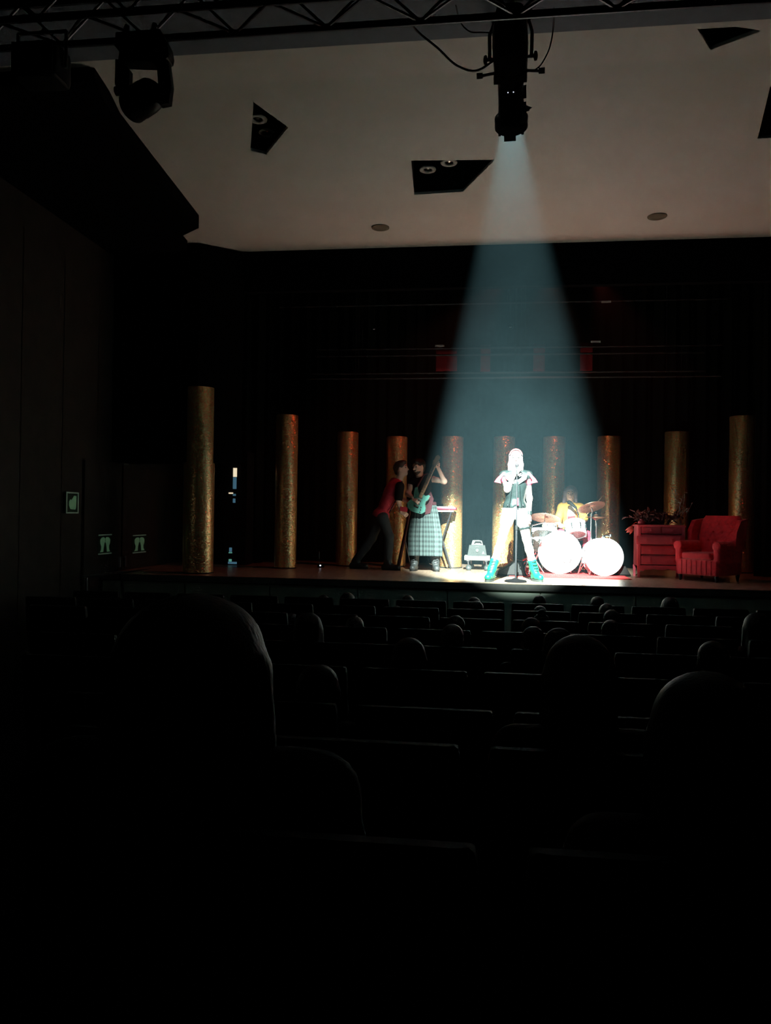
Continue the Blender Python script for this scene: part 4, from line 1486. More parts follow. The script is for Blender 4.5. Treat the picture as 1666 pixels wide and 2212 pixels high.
# ---- things glimpsed in the left wing
RY = 12.3
c0, c1 = gy(490, 1220, RY), gy(522, 1220, RY)  # made-up rack, its glowing panels stand for the lit gap to backstage
t = thing('stand_in_rack', 'made-up dark rack in place of the lit backstage gap, with cream and blue screen in the wing', 'rack', ((c0[0] + c1[0]) / 2, RY + .2, 0))
Zr = lambda py: gy(505, py, RY)[2]
MB().box((c0[0] - .06, RY + .02, .01), (c1[0] + .06, RY + .40, Zr(975))).build('case', 'black_paint', t)
def rk(x0, x1, y0, y1, name, m, d=.0):
    a, b = gy(x0, y1, RY + d), gy(x1, y0, RY + d)
    MB().box((a[0], RY + d, a[2]), (b[0], RY + d + .018 - d, b[2])).build(name, m, t)


rk(503.5, 511.5, 1011, 1030, 'glow', 'glow_cream')
rk(503, 510.5, 1031, 1056, 'glow', 'glow_blue')
rk(512.5, 519, 996, 1030, 'side_panel', 'amp_grey')
rk(494, 503, 1064, 1066.5, 'light_bar', 'glow_cream')
rk(503, 509, 1067, 1071, 'light_bar', 'glow_blue')
rk(503, 508, 1077, 1086, 'light_bar', 'glow_blue')
rk(495, 500.5, 1183, 1192, 'glimmer', 'glow_blue')
rk(494, 501, 1193, 1195, 'glimmer', 'glow_teal')
rk(494, 500, 1208, 1213, 'glimmer', 'glow_teal')
rk(492.5, 511, 1214, 1218, 'glow_strip', 'glow_blue')  # blue glimmer near the floor, drawn as a glowing strip
for px, py, lab in ((693, 1222, 'small black floor lamp with a bright white LED near the second column'),):
    q = gz(px, py + 4, 0)
    t = thing('floor_led', lab, 'floor lamp', q)
    MB().rbox((q[0] - .05, q[1] - .03, 0.0), (q[0] + .05, q[1] + .06, .05), .01).build('case', 'lamp_black', t, True)
    MB().ell((q[0], q[1] - .034, .035), (.014, .006, .012), 10, 6).build('led', 'led_white', t)
    MB().tube([(q[0] - .03, q[1] + .03, .05), (q[0] - .035, q[1] + .03, .24)], .006, 6).build('stem', 'dark_steel', t)
    MB().ell((q[0] - .035, q[1] + .024, .245), (.010, .010, .012), 8, 5).build('led_small', 'amp_light', t)

# ---- singer's microphone stand
msb = gz(1114, 1257, 0)
SY = msb[1]
t = thing('microphone_stand', 'black straight microphone stand with a round base in front of the singer', 'microphone stand', (msb[0], SY, 0))
MB().lathe((msb[0], SY, 0), (0, 0, 1), [(.10, .0), (.142, .0), (.145, .012), (.13, .024), (.05, .036), (.02, .05)], 32).build('base', 'black_paint', t, True)
tp = gy(1117, 1020, SY - .02)
mid = gy(1116, 1140, SY - .01)
MB().tube([(msb[0], SY, .04), mid], .012, 10).build('lower_tube', 'dark_steel', t, True)
MB().tube([mid, tp - npv((0, 0, .05))], .008, 10).build('upper_tube', 'dark_steel', t, True)
MB().lathe(mid, (0, 0, 1), [(.012, -.03), (.018, -.028), (.018, .025), (.010, .03)], 12).build('clutch', 'rubber', t, True)
MB().tube([tp - npv((0, 0, .05)), tp - npv((0, .02, .02))], .012, 8).build('clip', 'rubber', t, True)
MB().box((mid[0] - .004 + .01, SY - .03, gy(1117, 1092, SY)[2]), (mid[0] + .022, SY - .018, gy(1117, 1076, SY)[2])).build('red_ribbon', 'red_cloth', t)
mic = thing('microphone', 'dark handheld microphone at the singer\'s mouth', 'microphone', tp - npv((0, .02, .02)))
MB().tube([tp - npv((0, .02, .03)), tp + npv((0, .01, .07))], [.012, .017], 10).build('handle', 'rubber', mic, True)
MB().ell(tp + npv((0, .015, .09)), (.024, .024, .027), 14, 8).build('grille', 'dark_steel', mic, 'all')

# drummer's vocal mic on a boom
dm = gy(1236, 1090, 12.62)
t = thing('boom_microphone', 'black boom microphone in front of the drummer\'s mouth', 'microphone', (gy(1252, 1170, 12.35)[0], 12.35, 0))
e1 = gy(1250, 1112, 12.5)
x_ = gy(1253, 1170, 12.35)
MB().tube([dm + npv((-.03, .02, .03)), dm + npv((.06, -.03, -.05))], [.030, .018], 10).build('mic', 'rubber', t, True)
MB().ell(dm + npv((-.04, .02, .035)), (.034, .034, .034), 12, 8).build('windscreen', 'rubber', t, 'all')
MB().tube([dm + npv((.06, -.03, -.05)), e1], .012, 8).build('boom', 'dark_steel', t)
MB().tube([e1, (x_[0], 12.35, .02)], .010, 8).build('stand_tube', 'dark_steel', t)
for k in range(3):
    th = math.radians(80 + 120 * k)
    MB().tube([(x_[0], 12.35, .05), (x_[0] + .2 * math.cos(th), 12.35 + .2 * math.sin(th), .014)], .008, 6).build('leg', 'dark_steel', t)
# dark slanted stand beside the man in red
a, b = gy(888, 1090, 12.42), gy(862, 1217, 12.42)
t = thing('tripod_stand', 'thin dark slanted stand between the two guitar players', 'stand', (b[0], 12.42, 0))
MB().tube([a, b], [.02, .03], 8).build('pole', 'maroon_cloth', t)
MB().tube([b, (b[0] - .02, 12.42, .01)], .028, 8).build('foot', 'rubber', t)
MB().tube([lerp(a, b, .55), (b[0] + .18, 12.55, .01)], .012, 6).build('leg', 'dark_steel', t)

# ================================================================== PEOPLE
def torso_prims(j, inf=0.0, wide=1.0, parts=('chest', 'waist', 'pelvis', 'sh'), deep=1.0):
    nk, pel, a, b = npv(j['neck']), npv(j['pel']), npv(j['sha']), npv(j['shb'])
    up_ = nrm(nk - pel)
    Rr = frame(up_, b - a)
    hw = np.linalg.norm(b - a) / 2
    L = np.linalg.norm(nk - pel)
    Rp = frame(up_, npv(j['hipb']) - npv(j['hipa']))
    pr = []
    if 'chest' in parts:
        pr.append(('e', lerp(nk, pel, .34), (hw * .86 * wide + inf, .108 * deep + inf, L * .36 + inf), Rr))
    if 'waist' in parts:
        pr.append(('e', lerp(nk, pel, .64), (hw * .70 * wide + inf, .092 * deep + inf, L * .32 + inf), Rr))
    if 'pelvis' in parts:
        pr.append(('e', pel + up_ * -.02, (hw * .86 * wide + inf, .110 * deep + inf, .125 + inf), Rp))
    if 'sh' in parts:
        pr.append(('c', a, lerp(a, b, .5) + up_ * .015, .050 + inf, .055 + inf))
        pr.append(('c', b, lerp(a, b, .5) + up_ * .015, .050 + inf, .055 + inf))
    return pr


def arm_prims(j, k, inf=0.0, t1=1.0, s=1.0, flare=0.0, fore=True):
    sh, el, wr = npv(j['sh' + k]), npv(j['el' + k]), npv(j['wr' + k])
    if t1 < 1:
        return [('c', sh, lerp(sh, el, t1), .050 * s + inf, .046 * s + inf + flare)]
    pr = [('c', sh, el, .049 * s + inf, .039 * s + inf)]
    if fore:
        pr.append(('c', el, wr, .039 * s + inf, .027 * s + inf))
    return pr


def leg_prims(j, k, inf=0.0, s=1.0, lower=True, flare=0.0):
    hp, kn, an = npv(j['hip' + k]), npv(j['kn' + k]), npv(j['an' + k])
    pr = [('c', hp, kn, .084 * s + inf, .056 * s + inf + flare * .3)]
    if lower:
        pr += [('c', kn, lerp(kn, an, .35), .054 * s + inf + flare * .3, .054 * s + inf + flare * .5), ('c', lerp(kn, an, .35), an, .054 * s + inf + flare * .5, .036 * s + inf + flare)]
    return pr


def foot_prims(j, k, inf=0.0, s=1.0, high=0.0):
    an, he, to = npv(j['an' + k]), npv(j['he' + k]), npv(j['to' + k])
    pr = [('c', an, he, .040 * s + inf, .034 * s + inf), ('c', he, to, .034 * s + inf, .036 * s + inf), ('c', an, lerp(he, to, .6), .038 * s + inf, .034 * s + inf)]
    if high:
        pr.append(('c', an, an + nrm(npv(j['kn' + k]) - an) * high, .043 * s + inf, .050 * s + inf))
    return pr


def make_body(j, m, parent, s=1.0, head_s=1.0, nose=1.0, hands=(), vox=.011):
    hp, hs = head_prims(npv(j['head']), j['hR'], head_s, nose)
    pr = hp + [('c', npv(j['neck']) + npv((0, 0, -.02)), npv(j['head']) + j['hR'] @ npv((0, -.015, -.06)) * head_s, .058 * s, .052 * s)]
    pr += torso_prims(j)
    for k in 'ab':
        pr += arm_prims(j, k, s=s) + leg_prims(j, k, s=s) + foot_prims(j, k, s=s)
    sets = [solid(pr, vox, .035, hs)]
    for h in hands:
        sets.append(solid(h, .0065, .01))
    return solid_obj('body', sets, m, parent)


def shoe(j, k, m, sole_m, parent, s=1.0, high=.10, laces=None, nm='boot'):
    an, he, to = npv(j['an' + k]), npv(j['he' + k]), npv(j['to' + k])
    pr = foot_prims(j, k, .010, s, high)
    lowz = min(he[2], to[2]) - .036 * s
    b = solid_obj(nm, [solid(pr, .010, .03, cuts=[((0, 0, lowz + .006), (0, 0, -1)), (tuple(an + nrm(npv(j['kn' + k]) - an) * (high + .03)), tuple(npv(j['kn' + k]) - an))])], m, parent)
    d = to - he
    d[2] = 0
    d = nrm(d)
    n_ = np.cross((0, 0, 1), d)
    L = np.linalg.norm((to - he)[:2])
    ring = []
    for i in range(20):
        a = 2 * math.pi * i / 20
        ring.append((he + to) / 2 * npv((1, 1, 0)) + d * math.cos(a) * (L / 2 + .052 * s) * (abs(math.cos(a)) ** -.25 if abs(math.cos(a)) > .3 else 1.0) * .96 + n_ * math.sin(a) * .052 * s)
    MB().rings([[q + npv((0, 0, max(lowz - .022, 0.001))) for q in ring], [q + npv((0, 0, lowz + .008)) for q in ring]]).build('sole', sole_m, b, True)
    if laces:
        upd = nrm(npv(j['kn' + k]) - an)
        for i in range(5):
            f = i / 4
            c = lerp(lerp(he, to, .62) + npv((0, 0, .045)), an + upd * high * .9 + d * .055, f)
            MB().tube([c - n_ * .03, c + d * .012 + npv((0, 0, .006)), c + n_ * .03 + upd * .012], .0045, 5).build('lace', laces, b)
    return b


def head_frame(face, upv=(0, 0, 1)):
    f = nrm(face)
    u = nrm(npv(upv) - f * np.dot(upv, f))
    r_ = np.cross(f, u)
    return np.stack([r_, f, u], 1)


# ------------------------------------------------------------------ the singer
Y = msb[1] + .17
S = lambda px, py, dy=0.0: gy(px, py, Y + dy)
j = {}
j['head'] = S(1114.5, 991)
j['hR'] = head_frame((-.02, -1, -.02))
j['neck'] = S(1115, 1020, .01)
j['sha'], j['shb'] = S(1090, 1028, .0), S(1140, 1028, .0)
j['ela'], j['elb'] = S(1096, 1058, -.10), S(1144, 1077, .02)
j['wra'], j['wrb'] = S(1111, 1026, -.16), S(1144, 1112, -.04)
j['pel'] = S(1113, 1093)
j['hipa'], j['hipb'] = S(1101, 1103), S(1126, 1103)
j['kna'], j['knb'] = S(1085, 1163, -.03), S(1138, 1165, -.03)
j['ana'], j['anb'] = S(1063, 1236, .02), S(1154, 1236, .02)
for k, hx, tx in (('a', 1062, 1054), ('b', 1155, 1166)):
    h = gz(hx, 1256, 0.0)
    j['an' + k] = npv((j['an' + k][0], h[1] + .06, .16))
    j['he' + k] = npv((gy(hx, 1254, j['an' + k][1])[0], j['an' + k][1] + .035, .058))
    j['to' + k] = npv((gy(tx, 1256, j['an' + k][1])[0], j['an' + k][1] - .13, .054))
sg = thing('person', 'singer in black leather vest, white shorts and teal boots under the beam', 'person', (j['pel'][0], Y, 0))
hA = hand_prims(j['wra'], npv(tp) + npv((0, .0, .02)) - npv(j['wra']), (.6, .6, .2), 1.0, 1.0, -1)
hB = hand_prims(j['wrb'], S(1146, 1134, -.06) - npv(j['wrb']), (-.8, .3, 0), 1.0, .45, 1)
make_body(j, 'skin_pale', sg, .92, .97, hands=(hA, hB))
face_parts(npv(j['head']), j['hR'], sg, .97, 'red_tee')
# hair: long, straight, parted over the face
H = npv(j['head']); hR = j['hR']
Q = lambda x, y, z: H + hR @ npv((x, y, z))
hair = [('e', Q(0, -.022, .040), (.082, .102, .092), hR), ('c', Q(0, -.06, -.02), Q(0, -.085, -.22), .075, .08)]
for s_ in (-1, 1):
    hair += [('c', Q(s_ * .062, .0, .05), Q(s_ * .074, .005, -.08), .024, .024), ('c', Q(s_ * .074, .005, -.08), Q(s_ * .080, .045, -.22), .025, .022),
             ('c', Q(s_ * .080, .045, -.22), Q(s_ * .068, .085, -.30), .022, .010)]
solid_obj('hair', [solid(hair, .009, .03, [('e', Q(0, .085, -.035), (.062, .085, .105), hR)], .012)], 'hair_pink', sg)
pts = [Q(.083 * math.cos(math.radians(a)), .062, .03 + .093 * math.sin(math.radians(a))) for a in range(15, 166, 10)]
MB().tube(pts, .009, 8).build('headband', 'band_red', sg, True)
# t-shirt with wide sleeves, leather vest, shorts, socks, boots
tee = torso_prims(j, .010, .95) + arm_prims(j, 'a', .014, .30, .92) + arm_prims(j, 'b', .014, .30, .92)
solid_obj('t_shirt', [solid(tee, .010, .025, cuts=[(tuple(j['pel']), (0, 0, -1))])], 'red_tee', sg)
for k, sgn in (('a', -1), ('b', 1)):              # flared sleeve wings
    sh = npv(j['sh' + k])
    P_ = lambda x, z, y=0: sh + npv((sgn * x, y, z))
    MB().rings([[P_(-.01, .05, -.06), P_(.02, .045, -.08), P_(.03, .05, .06), P_(-.01, .055, .05)], [P_(.055, -.06, -.10), P_(.10, -.04, -.07), P_(.105, -.035, .06), P_(.05, -.055, .08)],
                [P_(.045, -.105, -.10), P_(.13, -.085, -.07), P_(.135, -.08, .06), P_(.04, -.10, .08)]]).build('sleeve', 'red_tee', sg, True)
vest = torso_prims(j, .024, 1.06)
up_ = nrm(npv(j['neck']) - npv(j['pel']))
nk = npv(j['neck'])
solid_obj('leather_vest', [solid(vest, .010, .03, sub=[('c', nk + npv((0, -.16, .04)), lerp(nk, j['pel'], .34) + npv((0, -.16, 0)), .085, .02), ('c', nk + npv((0, 0, -.01)), nk + npv((0, 0, .12)), .078, .09),
                                                        ('c', lerp(j['pel'], nk, .08) + npv((0, -.14, -.02)), lerp(j['pel'], nk, -.20) + npv((0, -.16, 0)), .01, .08)],
                                   cuts=[(tuple(npv(j['pel']) + npv((0, 0, -.03))), (0, 0, -1))])], 'leather_black', sg)
for s_ in (-1, 1):
    lp = [nk + npv((s_ * .05, -.10, .02)), nk + npv((s_ * .15, -.125, -.03)), nk + npv((s_ * .13, -.142, -.10)), nk + npv((s_ * .03, -.150, -.17)), nk + npv((s_ * .035, -.14, -.06))]
    MB().prism(lp, (0, .012, 0)).build('lapel', 'leather_black', sg)
    zp = [lerp(nk, j['pel'], .42) + npv((s_ * .05, -.135, 0)), lerp(nk, j['pel'], .7) + npv((s_ * .06, -.120, 0)), lerp(nk, j['pel'], 1.02) + npv((s_ * .08, -.135, 0))]
    MB().tube(zp, .005, 6).build('zip', 'chrome', sg)
    MB().ell(lerp(nk, j['pel'], .98) + npv((s_ * .10, -.125, 0)), (.010, .006, .010), 8, 5).build('stud', 'chrome', sg)
sho = torso_prims(j, .012, 1.02, ('pelvis',)) + [('c', j['hip' + k], lerp(j['hip' + k], j['kn' + k], .42), .092, .088) for k in 'ab']
solid_obj('shorts', [solid(sho, .010, .03)], 'white_cloth', sg)
ti = leg_prims(j, 'a', .004, .92) + leg_prims(j, 'b', .004, .92)
solid_obj('tights', [solid(ti, .010, .02)], 'tights', sg)
for k in 'ab':
    shoe(j, k, 'teal_boot', 'sole_dark', sg, .98, .11, 'lace_dark')
    MB().lathe(npv(j['an' + k]) + nrm(npv(j['kn' + k]) - npv(j['an' + k])) * .125, npv(j['kn' + k]) - npv(j['an' + k]), [(.052, 0), (.056, .008), (.052, .03), (.046, .032)], 18, False).build('sock', 'white_cloth', sg, True)
MB().lathe(lerp(j['elb'], j['wrb'], .88), npv(j['wrb']) - npv(j['elb']), [(.034, -.02), (.036, 0), (.034, .03)], 16, False).build('wristband', 'leather_black', sg, True)
MB().lathe(lerp(j['hipb'], j['knb'], .62), npv(j['knb']) - npv(j['hipb']), [(.078, -.012), (.080, 0), (.076, .012)], 20, False).build('thigh_strap', 'leather_black', sg, True)

# ------------------------------------------------------------------ the man in the red shirt, lunging
Y = 12.05
S = lambda px, py, dy=0.0: gy(px, py, Y + dy)
j = {}
j['head'] = S(868, 1013, .0)
j['hR'] = head_frame((.96, -.22, .12), (-.12, 0, 1))
j['neck'] = S(861, 1037, .0)
j['sha'], j['shb'] = S(851, 1042, .13), S(864, 1050, -.13)
j['ela'], j['elb'] = S(862, 1075, .18), S(861, 1080, -.17)
j['wra'], j['wrb'] = S(884, 1085, .10), S(866, 1104, -.16)
j['pel'] = S(824, 1112)
j['hipa'], j['hipb'] = S(820, 1117, .07), S(826, 1118, -.07)
j['kna'], j['knb'] = S(803, 1163, .08), S(841, 1160, -.08)
j['ana'], j['anb'] = S(768, 1213, .10), S(838, 1213, -.06)
for k, dx in (('a', 1), ('b', 1)):
    an = npv(j['an' + k]); an[2] = .115
    j['an' + k] = an
    j['he' + k] = npv((an[0] - .05, an[1], .042))
    j['to' + k] = npv((an[0] + .16, an[1] - .03, .040))
mr_ = thing('person', 'man in a red shirt and jeans lunging towards the kilted guitarist', 'person', (j['pel'][0], Y, 0))
hA = hand_prims(j['wra'], (1, .1, -.2), (0, -.3, -1), 1.0, .7, 1)
hB = hand_prims(j['wrb'], (.75, 0, -.5), (.2, .9, -.4), 1.0, .8, 1)
make_body(j, 'skin', mr_, 1.0, 1.0, hands=(hA, hB))
face_parts(npv(j['head']), j['hR'], mr_, 1.0)
H = npv(j['head']); hR = j['hR']
Q = lambda x, y, z: H + hR @ npv((x, y, z))
solid_obj('hair', [solid([('e', Q(0, -.022, .042), (.083, .102, .090), hR), ('e', Q(0, .03, .10), (.06, .06, .03), hR), ('c', Q(0, -.085, .02), Q(0, -.085, -.05), .05, .035)], .009, .03, [('e', Q(0, .12, -.02), (.09, .09, .10), hR)], .01)], 'hair_brown', mr_)
sh_ = torso_prims(j, .018, 1.05, deep=1.05) + arm_prims(j, 'a', .014, .8)
ax_ = nrm(npv(j['neck']) - npv(j['pel']))
solid_obj('shirt', [solid(sh_, .011, .03, sub=[('c', npv(j['neck']) + npv((.03, 0, .02)), npv(j['head']), .062, .07)], cuts=[(tuple(npv(j['pel']) - ax_ * .06), tuple(-ax_))])], 'red_cloth', mr_)
solid_obj('sleeve', [solid(arm_prims(j, 'b', .020, .85), .011, .02)], 'black_cloth', mr_)
MB().tube([npv(j['neck']) + npv((.07, -.13, -.02)), lerp(j['neck'], j['pel'], .5) + npv((.13, -.12, 0)), lerp(j['neck'], j['pel'], .95) + npv((.12, -.10, 0))], .012, 6).build('placket', 'maroon_cloth', mr_)
tr_ = torso_prims(j, .012, 1.0, ('pelvis',)) + leg_prims(j, 'a', .012, 1.0, True, .012) + leg_prims(j, 'b', .012, 1.0, True, .012)
solid_obj('trousers', [solid(tr_, .011, .03)], 'denim', mr_)
for k in 'ab':
    shoe(j, k, 'shoe_black', 'rubber', mr_, 1.02, .04, None, 'shoe')
q = gy(873, 1100, Y - .15)
bx_ = MB().obox(q + npv((.0, -.03, 0)), nrm((1, 0, -.1)), (0, 1, 0), nrm((.1, 0, 1)), (.055, .02, .035)).build('red_box', 'red_cloth')
tag(bx_, 'small dark red box in the hand of the man in red', 'box')

# ------------------------------------------------------------------ the kilted guitarist
Y = 12.05
S = lambda px, py, dy=0.0: gy(px, py, Y + dy)
j = {}
j['head'] = S(904, 1009, -.02)
j['hR'] = head_frame((-.62, -.72, -.18), (-.10, -.05, 1))
j['neck'] = S(907, 1034, .02)
j['sha'], j['shb'] = S(889, 1042, -.02), S(931, 1034, .04)
j['ela'], j['elb'] = S(882, 1067, -.06), S(960, 1040, -.06)
j['wra'], j['wrb'] = S(893, 1076, -.22), S(946, 1009, -.20)
j['pel'] = S(918, 1092)
j['hipa'], j['hipb'] = S(909, 1100), S(930, 1100)
j['kna'], j['knb'] = S(903, 1155, -.04), S(937, 1155, -.04)
j['ana'], j['anb'] = S(896, 1216, .0), S(941, 1214, .0)
for k, hx in (('a', 1), ('b', 1)):
    an = npv(j['an' + k]); an[2] = .13
    j['an' + k] = an
    j['he' + k] = npv((an[0], an[1] + .05, .048))
    j['to' + k] = npv((an[0] + (-.02 if k == 'a' else .03), an[1] - .13, .044))
gm = thing('person', 'bearded guitarist in a black top and long grey plaid kilt', 'person', (j['pel'][0], Y, 0))
gdir = nrm(S(950, 987, -.26) - S(903, 1094, -.24))
hA = hand_prims(j['wra'], S(899, 1080, -.25) - npv(j['wra']), (0, .9, -.4), 1.0, .6, 1)
hB = hand_prims(j['wrb'], S(943, 995, -.23) - npv(j['wrb']), (-.6, .5, .2), 1.0, 1.0, -1)
make_body(j, 'skin', gm, 1.0, 1.0, hands=(hA, hB))
face_parts(npv(j['head']), j['hR'], gm, 1.0, 'skin')
H = npv(j['head']); hR = j['hR']
Q = lambda x, y, z: H + hR @ npv((x, y, z))
solid_obj('hair', [solid([('e', Q(0, -.025, .045), (.084, .104, .088), hR), ('e', Q(.02, .045, .105), (.06, .05, .025), hR), ('e', Q(-.03, .06, .09), (.03, .03, .02), hR), ('c', Q(0, -.08, .02), Q(0, -.085, -.05), .055, .04)], .009, .03, [('e', Q(0, .125, -.02), (.085, .09, .10), hR)], .01)], 'hair_dark', gm)
solid_obj('beard', [solid([('e', Q(0, .023, -.045), (.0605, .069, .074), hR), ('e', Q(0, .055, -.090), (.030, .029, .025), hR)], .007, .02, cuts=[(tuple(Q(0, 0, -.060)), tuple(hR[:, 2])), (tuple(Q(0, -.005, 0)), tuple(-hR[:, 1]))]), solid([('c', Q(-.024, .090, -.044), Q(.024, .090, -.044), .007, .007)], .005, .01)], 'hair_brown', gm)
solid_obj('top', [solid(torso_prims(j, .016, 1.02), .011, .03, sub=[('c', npv(j['neck']) + npv((0, 0, .0)), npv(j['head']), .066, .07)], cuts=[(tuple(npv(j['pel']) + npv((0, 0, -.02))), (0, 0, -1))])], 'black_cloth', gm)
# kilt: pleated, wider at the hem
kt, kb = gy(918, 1086, Y)[2], gy(918, 1201, Y)[2]
vs, fs, uvs = [], [], []
nR, nA = 12, 144
cx_ = lambda f: lerp(gy(918, 1086, Y), gy(919, 1201, Y), f)
for i in range(nR + 1):
    f = i / nR
    c = cx_(f)
    rx = .165 + .085 * min(1, f * 1.6) ** .8
    ry = .125 + .085 * f
    for k in range(nA):
        a = 2 * math.pi * k / nA
        pl = (abs(((k / nA * 24) % 1) - .5) - .25) * .055 * min(1, .25 + f * 1.2)
        vs.append((c[0] + (rx + pl) * math.cos(a), Y + (ry + pl) * math.sin(a), kt + (kb - kt) * f - .012 * math.sin(a * 1.0) * f))
me_mb = MB()
for i in range(nR):
    for k in range(nA):
        fs.append((i * nA + k, i * nA + (k + 1) % nA, (i + 1) * nA + (k + 1) % nA, (i + 1) * nA + k))
me = me_mb.add(vs, fs).mesh('kilt')
uvl = me.uv_layers.new(name='UVMap')
for p in me.polygons:
    for li in p.loop_indices:
        vi = me.loops[li].vertex_index
        k, i = vi % nA, vi // nA
        kk = k / nA
        if k == 0 and any(me.loops[l2].vertex_index % nA > nA / 2 for l2 in p.loop_indices):
            kk = 1.0
        uvl.data[li].uv = (kk, i / nR)
link('kilt', me, 'plaid', gm, True)
MB().rings([[(cx_(0)[0] + (.172 + e) * math.cos(2 * math.pi * k / 32), Y + (.132 + e) * math.sin(2 * math.pi * k / 32), kt + z) for k in range(32)] for z, e in ((-.04, .0), (-.03, .008), (.01, .004), (.015, -.01))]).build('belt', 'maroon_cloth', gm, True)
sash = gy(926, 1072, Y - .17)
MB().prism([gy(x, y_, Y - .155) for x, y_ in ((921, 1074), (931, 1062), (937, 1078), (930, 1108), (918, 1112))], (0, .014, 0)).build('sash', 'maroon_cloth', gm)
for k in 'ab':
    shoe(j, k, 'boot_grey', 'rubber', gm, 1.0, .10, 'shoe_black')
    MB().lathe(npv(j['an' + k]) + npv((0, 0, .10)), npv(j['kn' + k]) - npv(j['an' + k]), [(.050, 0), (.053, .01), (.054, .10), (.048, .105)], 18, False).build('sock', 'black_cloth', gm, True)
# guitar
gcen = S(907, 1080, -.24)
gx_ = gdir
gn = nrm(npv((-.25, -1, -.05)) - gx_ * np.dot((-.25, -1, -.05), gx_))
gs = np.cross(gx_, gn)
if gs[0] < 0:
    gs = -gs
G = lambda l, s_, d=0.0: gcen + gx_ * l + gs * s_ + gn * d
gt = thing('electric_guitar', 'sea green electric guitar held upright by the kilted guitarist', 'guitar', gcen)
out = [(-.20, .02), (-.205, -.06), (-.18, -.125), (-.12, -.155), (-.06, -.135), (-.02, -.105), (.02, -.10), (.07, -.125), (.14, -.14), (.165, -.115), (.12, -.085), (.085, -.045), (.08, .0), (.085, .04), (.10, .075), (.125, .105), (.115, .125), (.06, .125), (.01, .10), (-.03, .105), (-.08, .14), (-.13, .15), (-.18, .115)]
MB().prism([G(l, s_, -.022) for l, s_ in out], gn * .044).build('guitar_body', 'guitar_teal', gt)
MB().prism([G(l * .82, s_ * .55 - .02, .0225) for l, s_ in out], gn * .003).build('pickguard', 'guitar_teal', gt)
MB().obox(G(.30, 0, .026), gx_, gs, gn, (.26, .025, .010)).build('neck', 'guitar_neck', gt)
for k in range(12):
    MB().obox(G(.09 + k * .038, 0, .0365), gx_, gs, gn, (.0015, .024, .001)).build('fret', 'chrome', gt)
MB().prism([G(.55, -.025, .016), G(.58, -.04, .016), G(.70, -.035, .016), G(.73, -.01, .016), G(.71, .03, .016), G(.56, .028, .016)], gn * .016).build('headstock', 'guitar_neck', gt)
for k in range(6):
    MB().obox(G(.585 + k * .022, .045, .024), gx_, gs, gn, (.006, .012, .005)).build('tuning_peg', 'chrome', gt)
    MB().tube([G(-.11, -.0175 + k * .007, .034), G(.56, -.0175 + k * .007, .039)], .0009, 4).build('string', 'chrome', gt)
for l in (-.06, -.01, .04):
    MB().obox(G(l, 0, .028), gx_, gs, gn, (.010, .036, .006)).build('pickup', 'guitar_guard', gt)
MB().obox(G(-.11, 0, .028), gx_, gs, gn, (.014, .038, .006)).build('bridge', 'chrome', gt)
for k in range(3):
    MB().lathe(G(-.09 - k * .035, .075 + k * .006, .025), gn, [(.010, 0), (.010, .010), (.006, .012)], 10).build('knob', 'guitar_guard', gt)
stp = [G(.16, -.12, .0), npv(j['sha']) * .35 + npv(j['shb']) * .65 + npv((0, -.10, .07)), npv(j['shb']) + npv((-.05, .02, .08)), lerp(j['neck'], j['pel'], .5) + npv((.05, .16, 0)), G(-.20, .0, -.01) + npv((0, .1, 0))]
MB().tube(stp, .012, 6).build('strap', 'maroon_cloth', gt)

# ------------------------------------------------------------------ the drummer
Y = 12.88
S = lambda px, py, dy=0.0: gy(px, py, Y + dy)
j = {}
j['head'] = S(1233, 1067, -.02)
j['hR'] = head_frame((-.15, -1, -.12), (.05, 0, 1))
j['neck'] = S(1234, 1089, .03)
j['sha'], j['shb'] = S(1215, 1096, .02), S(1253, 1097, .02)
j['ela'], j['elb'] = S(1206, 1122, -.06), S(1262, 1120, -.06)
j['wra'], j['wrb'] = S(1207, 1132, -.32), S(1252, 1128, -.30)
j['pel'] = npv((S(1232, 1150)[0], Y + .08, .58))
j['hipa'], j['hipb'] = j['pel'] + npv((-.09, -.03, -.02)), j['pel'] + npv((.09, -.03, -.02))
j['kna'], j['knb'] = npv((S(1208, 1150)[0], Y - .38, .60)), npv((S(1262, 1150)[0], Y - .38, .58))
j['ana'], j['anb'] = npv((S(1208, 1150)[0], Y - .42, .13)), npv((S(1264, 1150)[0], Y - .42, .13))
for k in 'ab':
    an = npv(j['an' + k])
    j['he' + k] = an + npv((0, .05, -.075))
    j['to' + k] = an + npv((0, -.14, -.078))
dmr = thing('person', 'drummer with long hair in a yellow jacket behind the drum kit', 'person', (j['pel'][0], Y, 0))
hA = hand_prims(j['wra'], (.25, -1, -.1), (0, -.1, -1), 1.0, 1.1, 1)
hB = hand_prims(j['wrb'], (-.2, -1, .1), (0, -.1, -1), 1.0, 1.1, -1)
make_body(j, 'skin', dmr, .95, .97, hands=(hA, hB))
face_parts(npv(j['head']), j['hR'], dmr, .97)
H = npv(j['head']); hR = j['hR']
Q = lambda x, y, z: H + hR @ npv((x, y, z))
hair = [('e', Q(0, -.022, .040), (.098, .108, .098), hR), ('c', Q(0, -.06, -.02), Q(0, -.08, -.20), .085, .08), ('c', Q(.08, .0, .03), Q(.10, .01, -.20), .034, .028), ('c', Q(-.08, .0, .03), Q(-.095, .01, -.12), .030, .022)]
solid_obj('hair', [solid(hair, .010, .03, [('e', Q(0, .09, -.03), (.064, .08, .10), hR)], .012)], 'hair_violet', dmr)
solid_obj('t_shirt', [solid(torso_prims(j, .012, .98), .011, .03)], 'white_cloth', dmr)
jk = torso_prims(j, .026, 1.06) + arm_prims(j, 'a', .020) + arm_prims(j, 'b', .020)
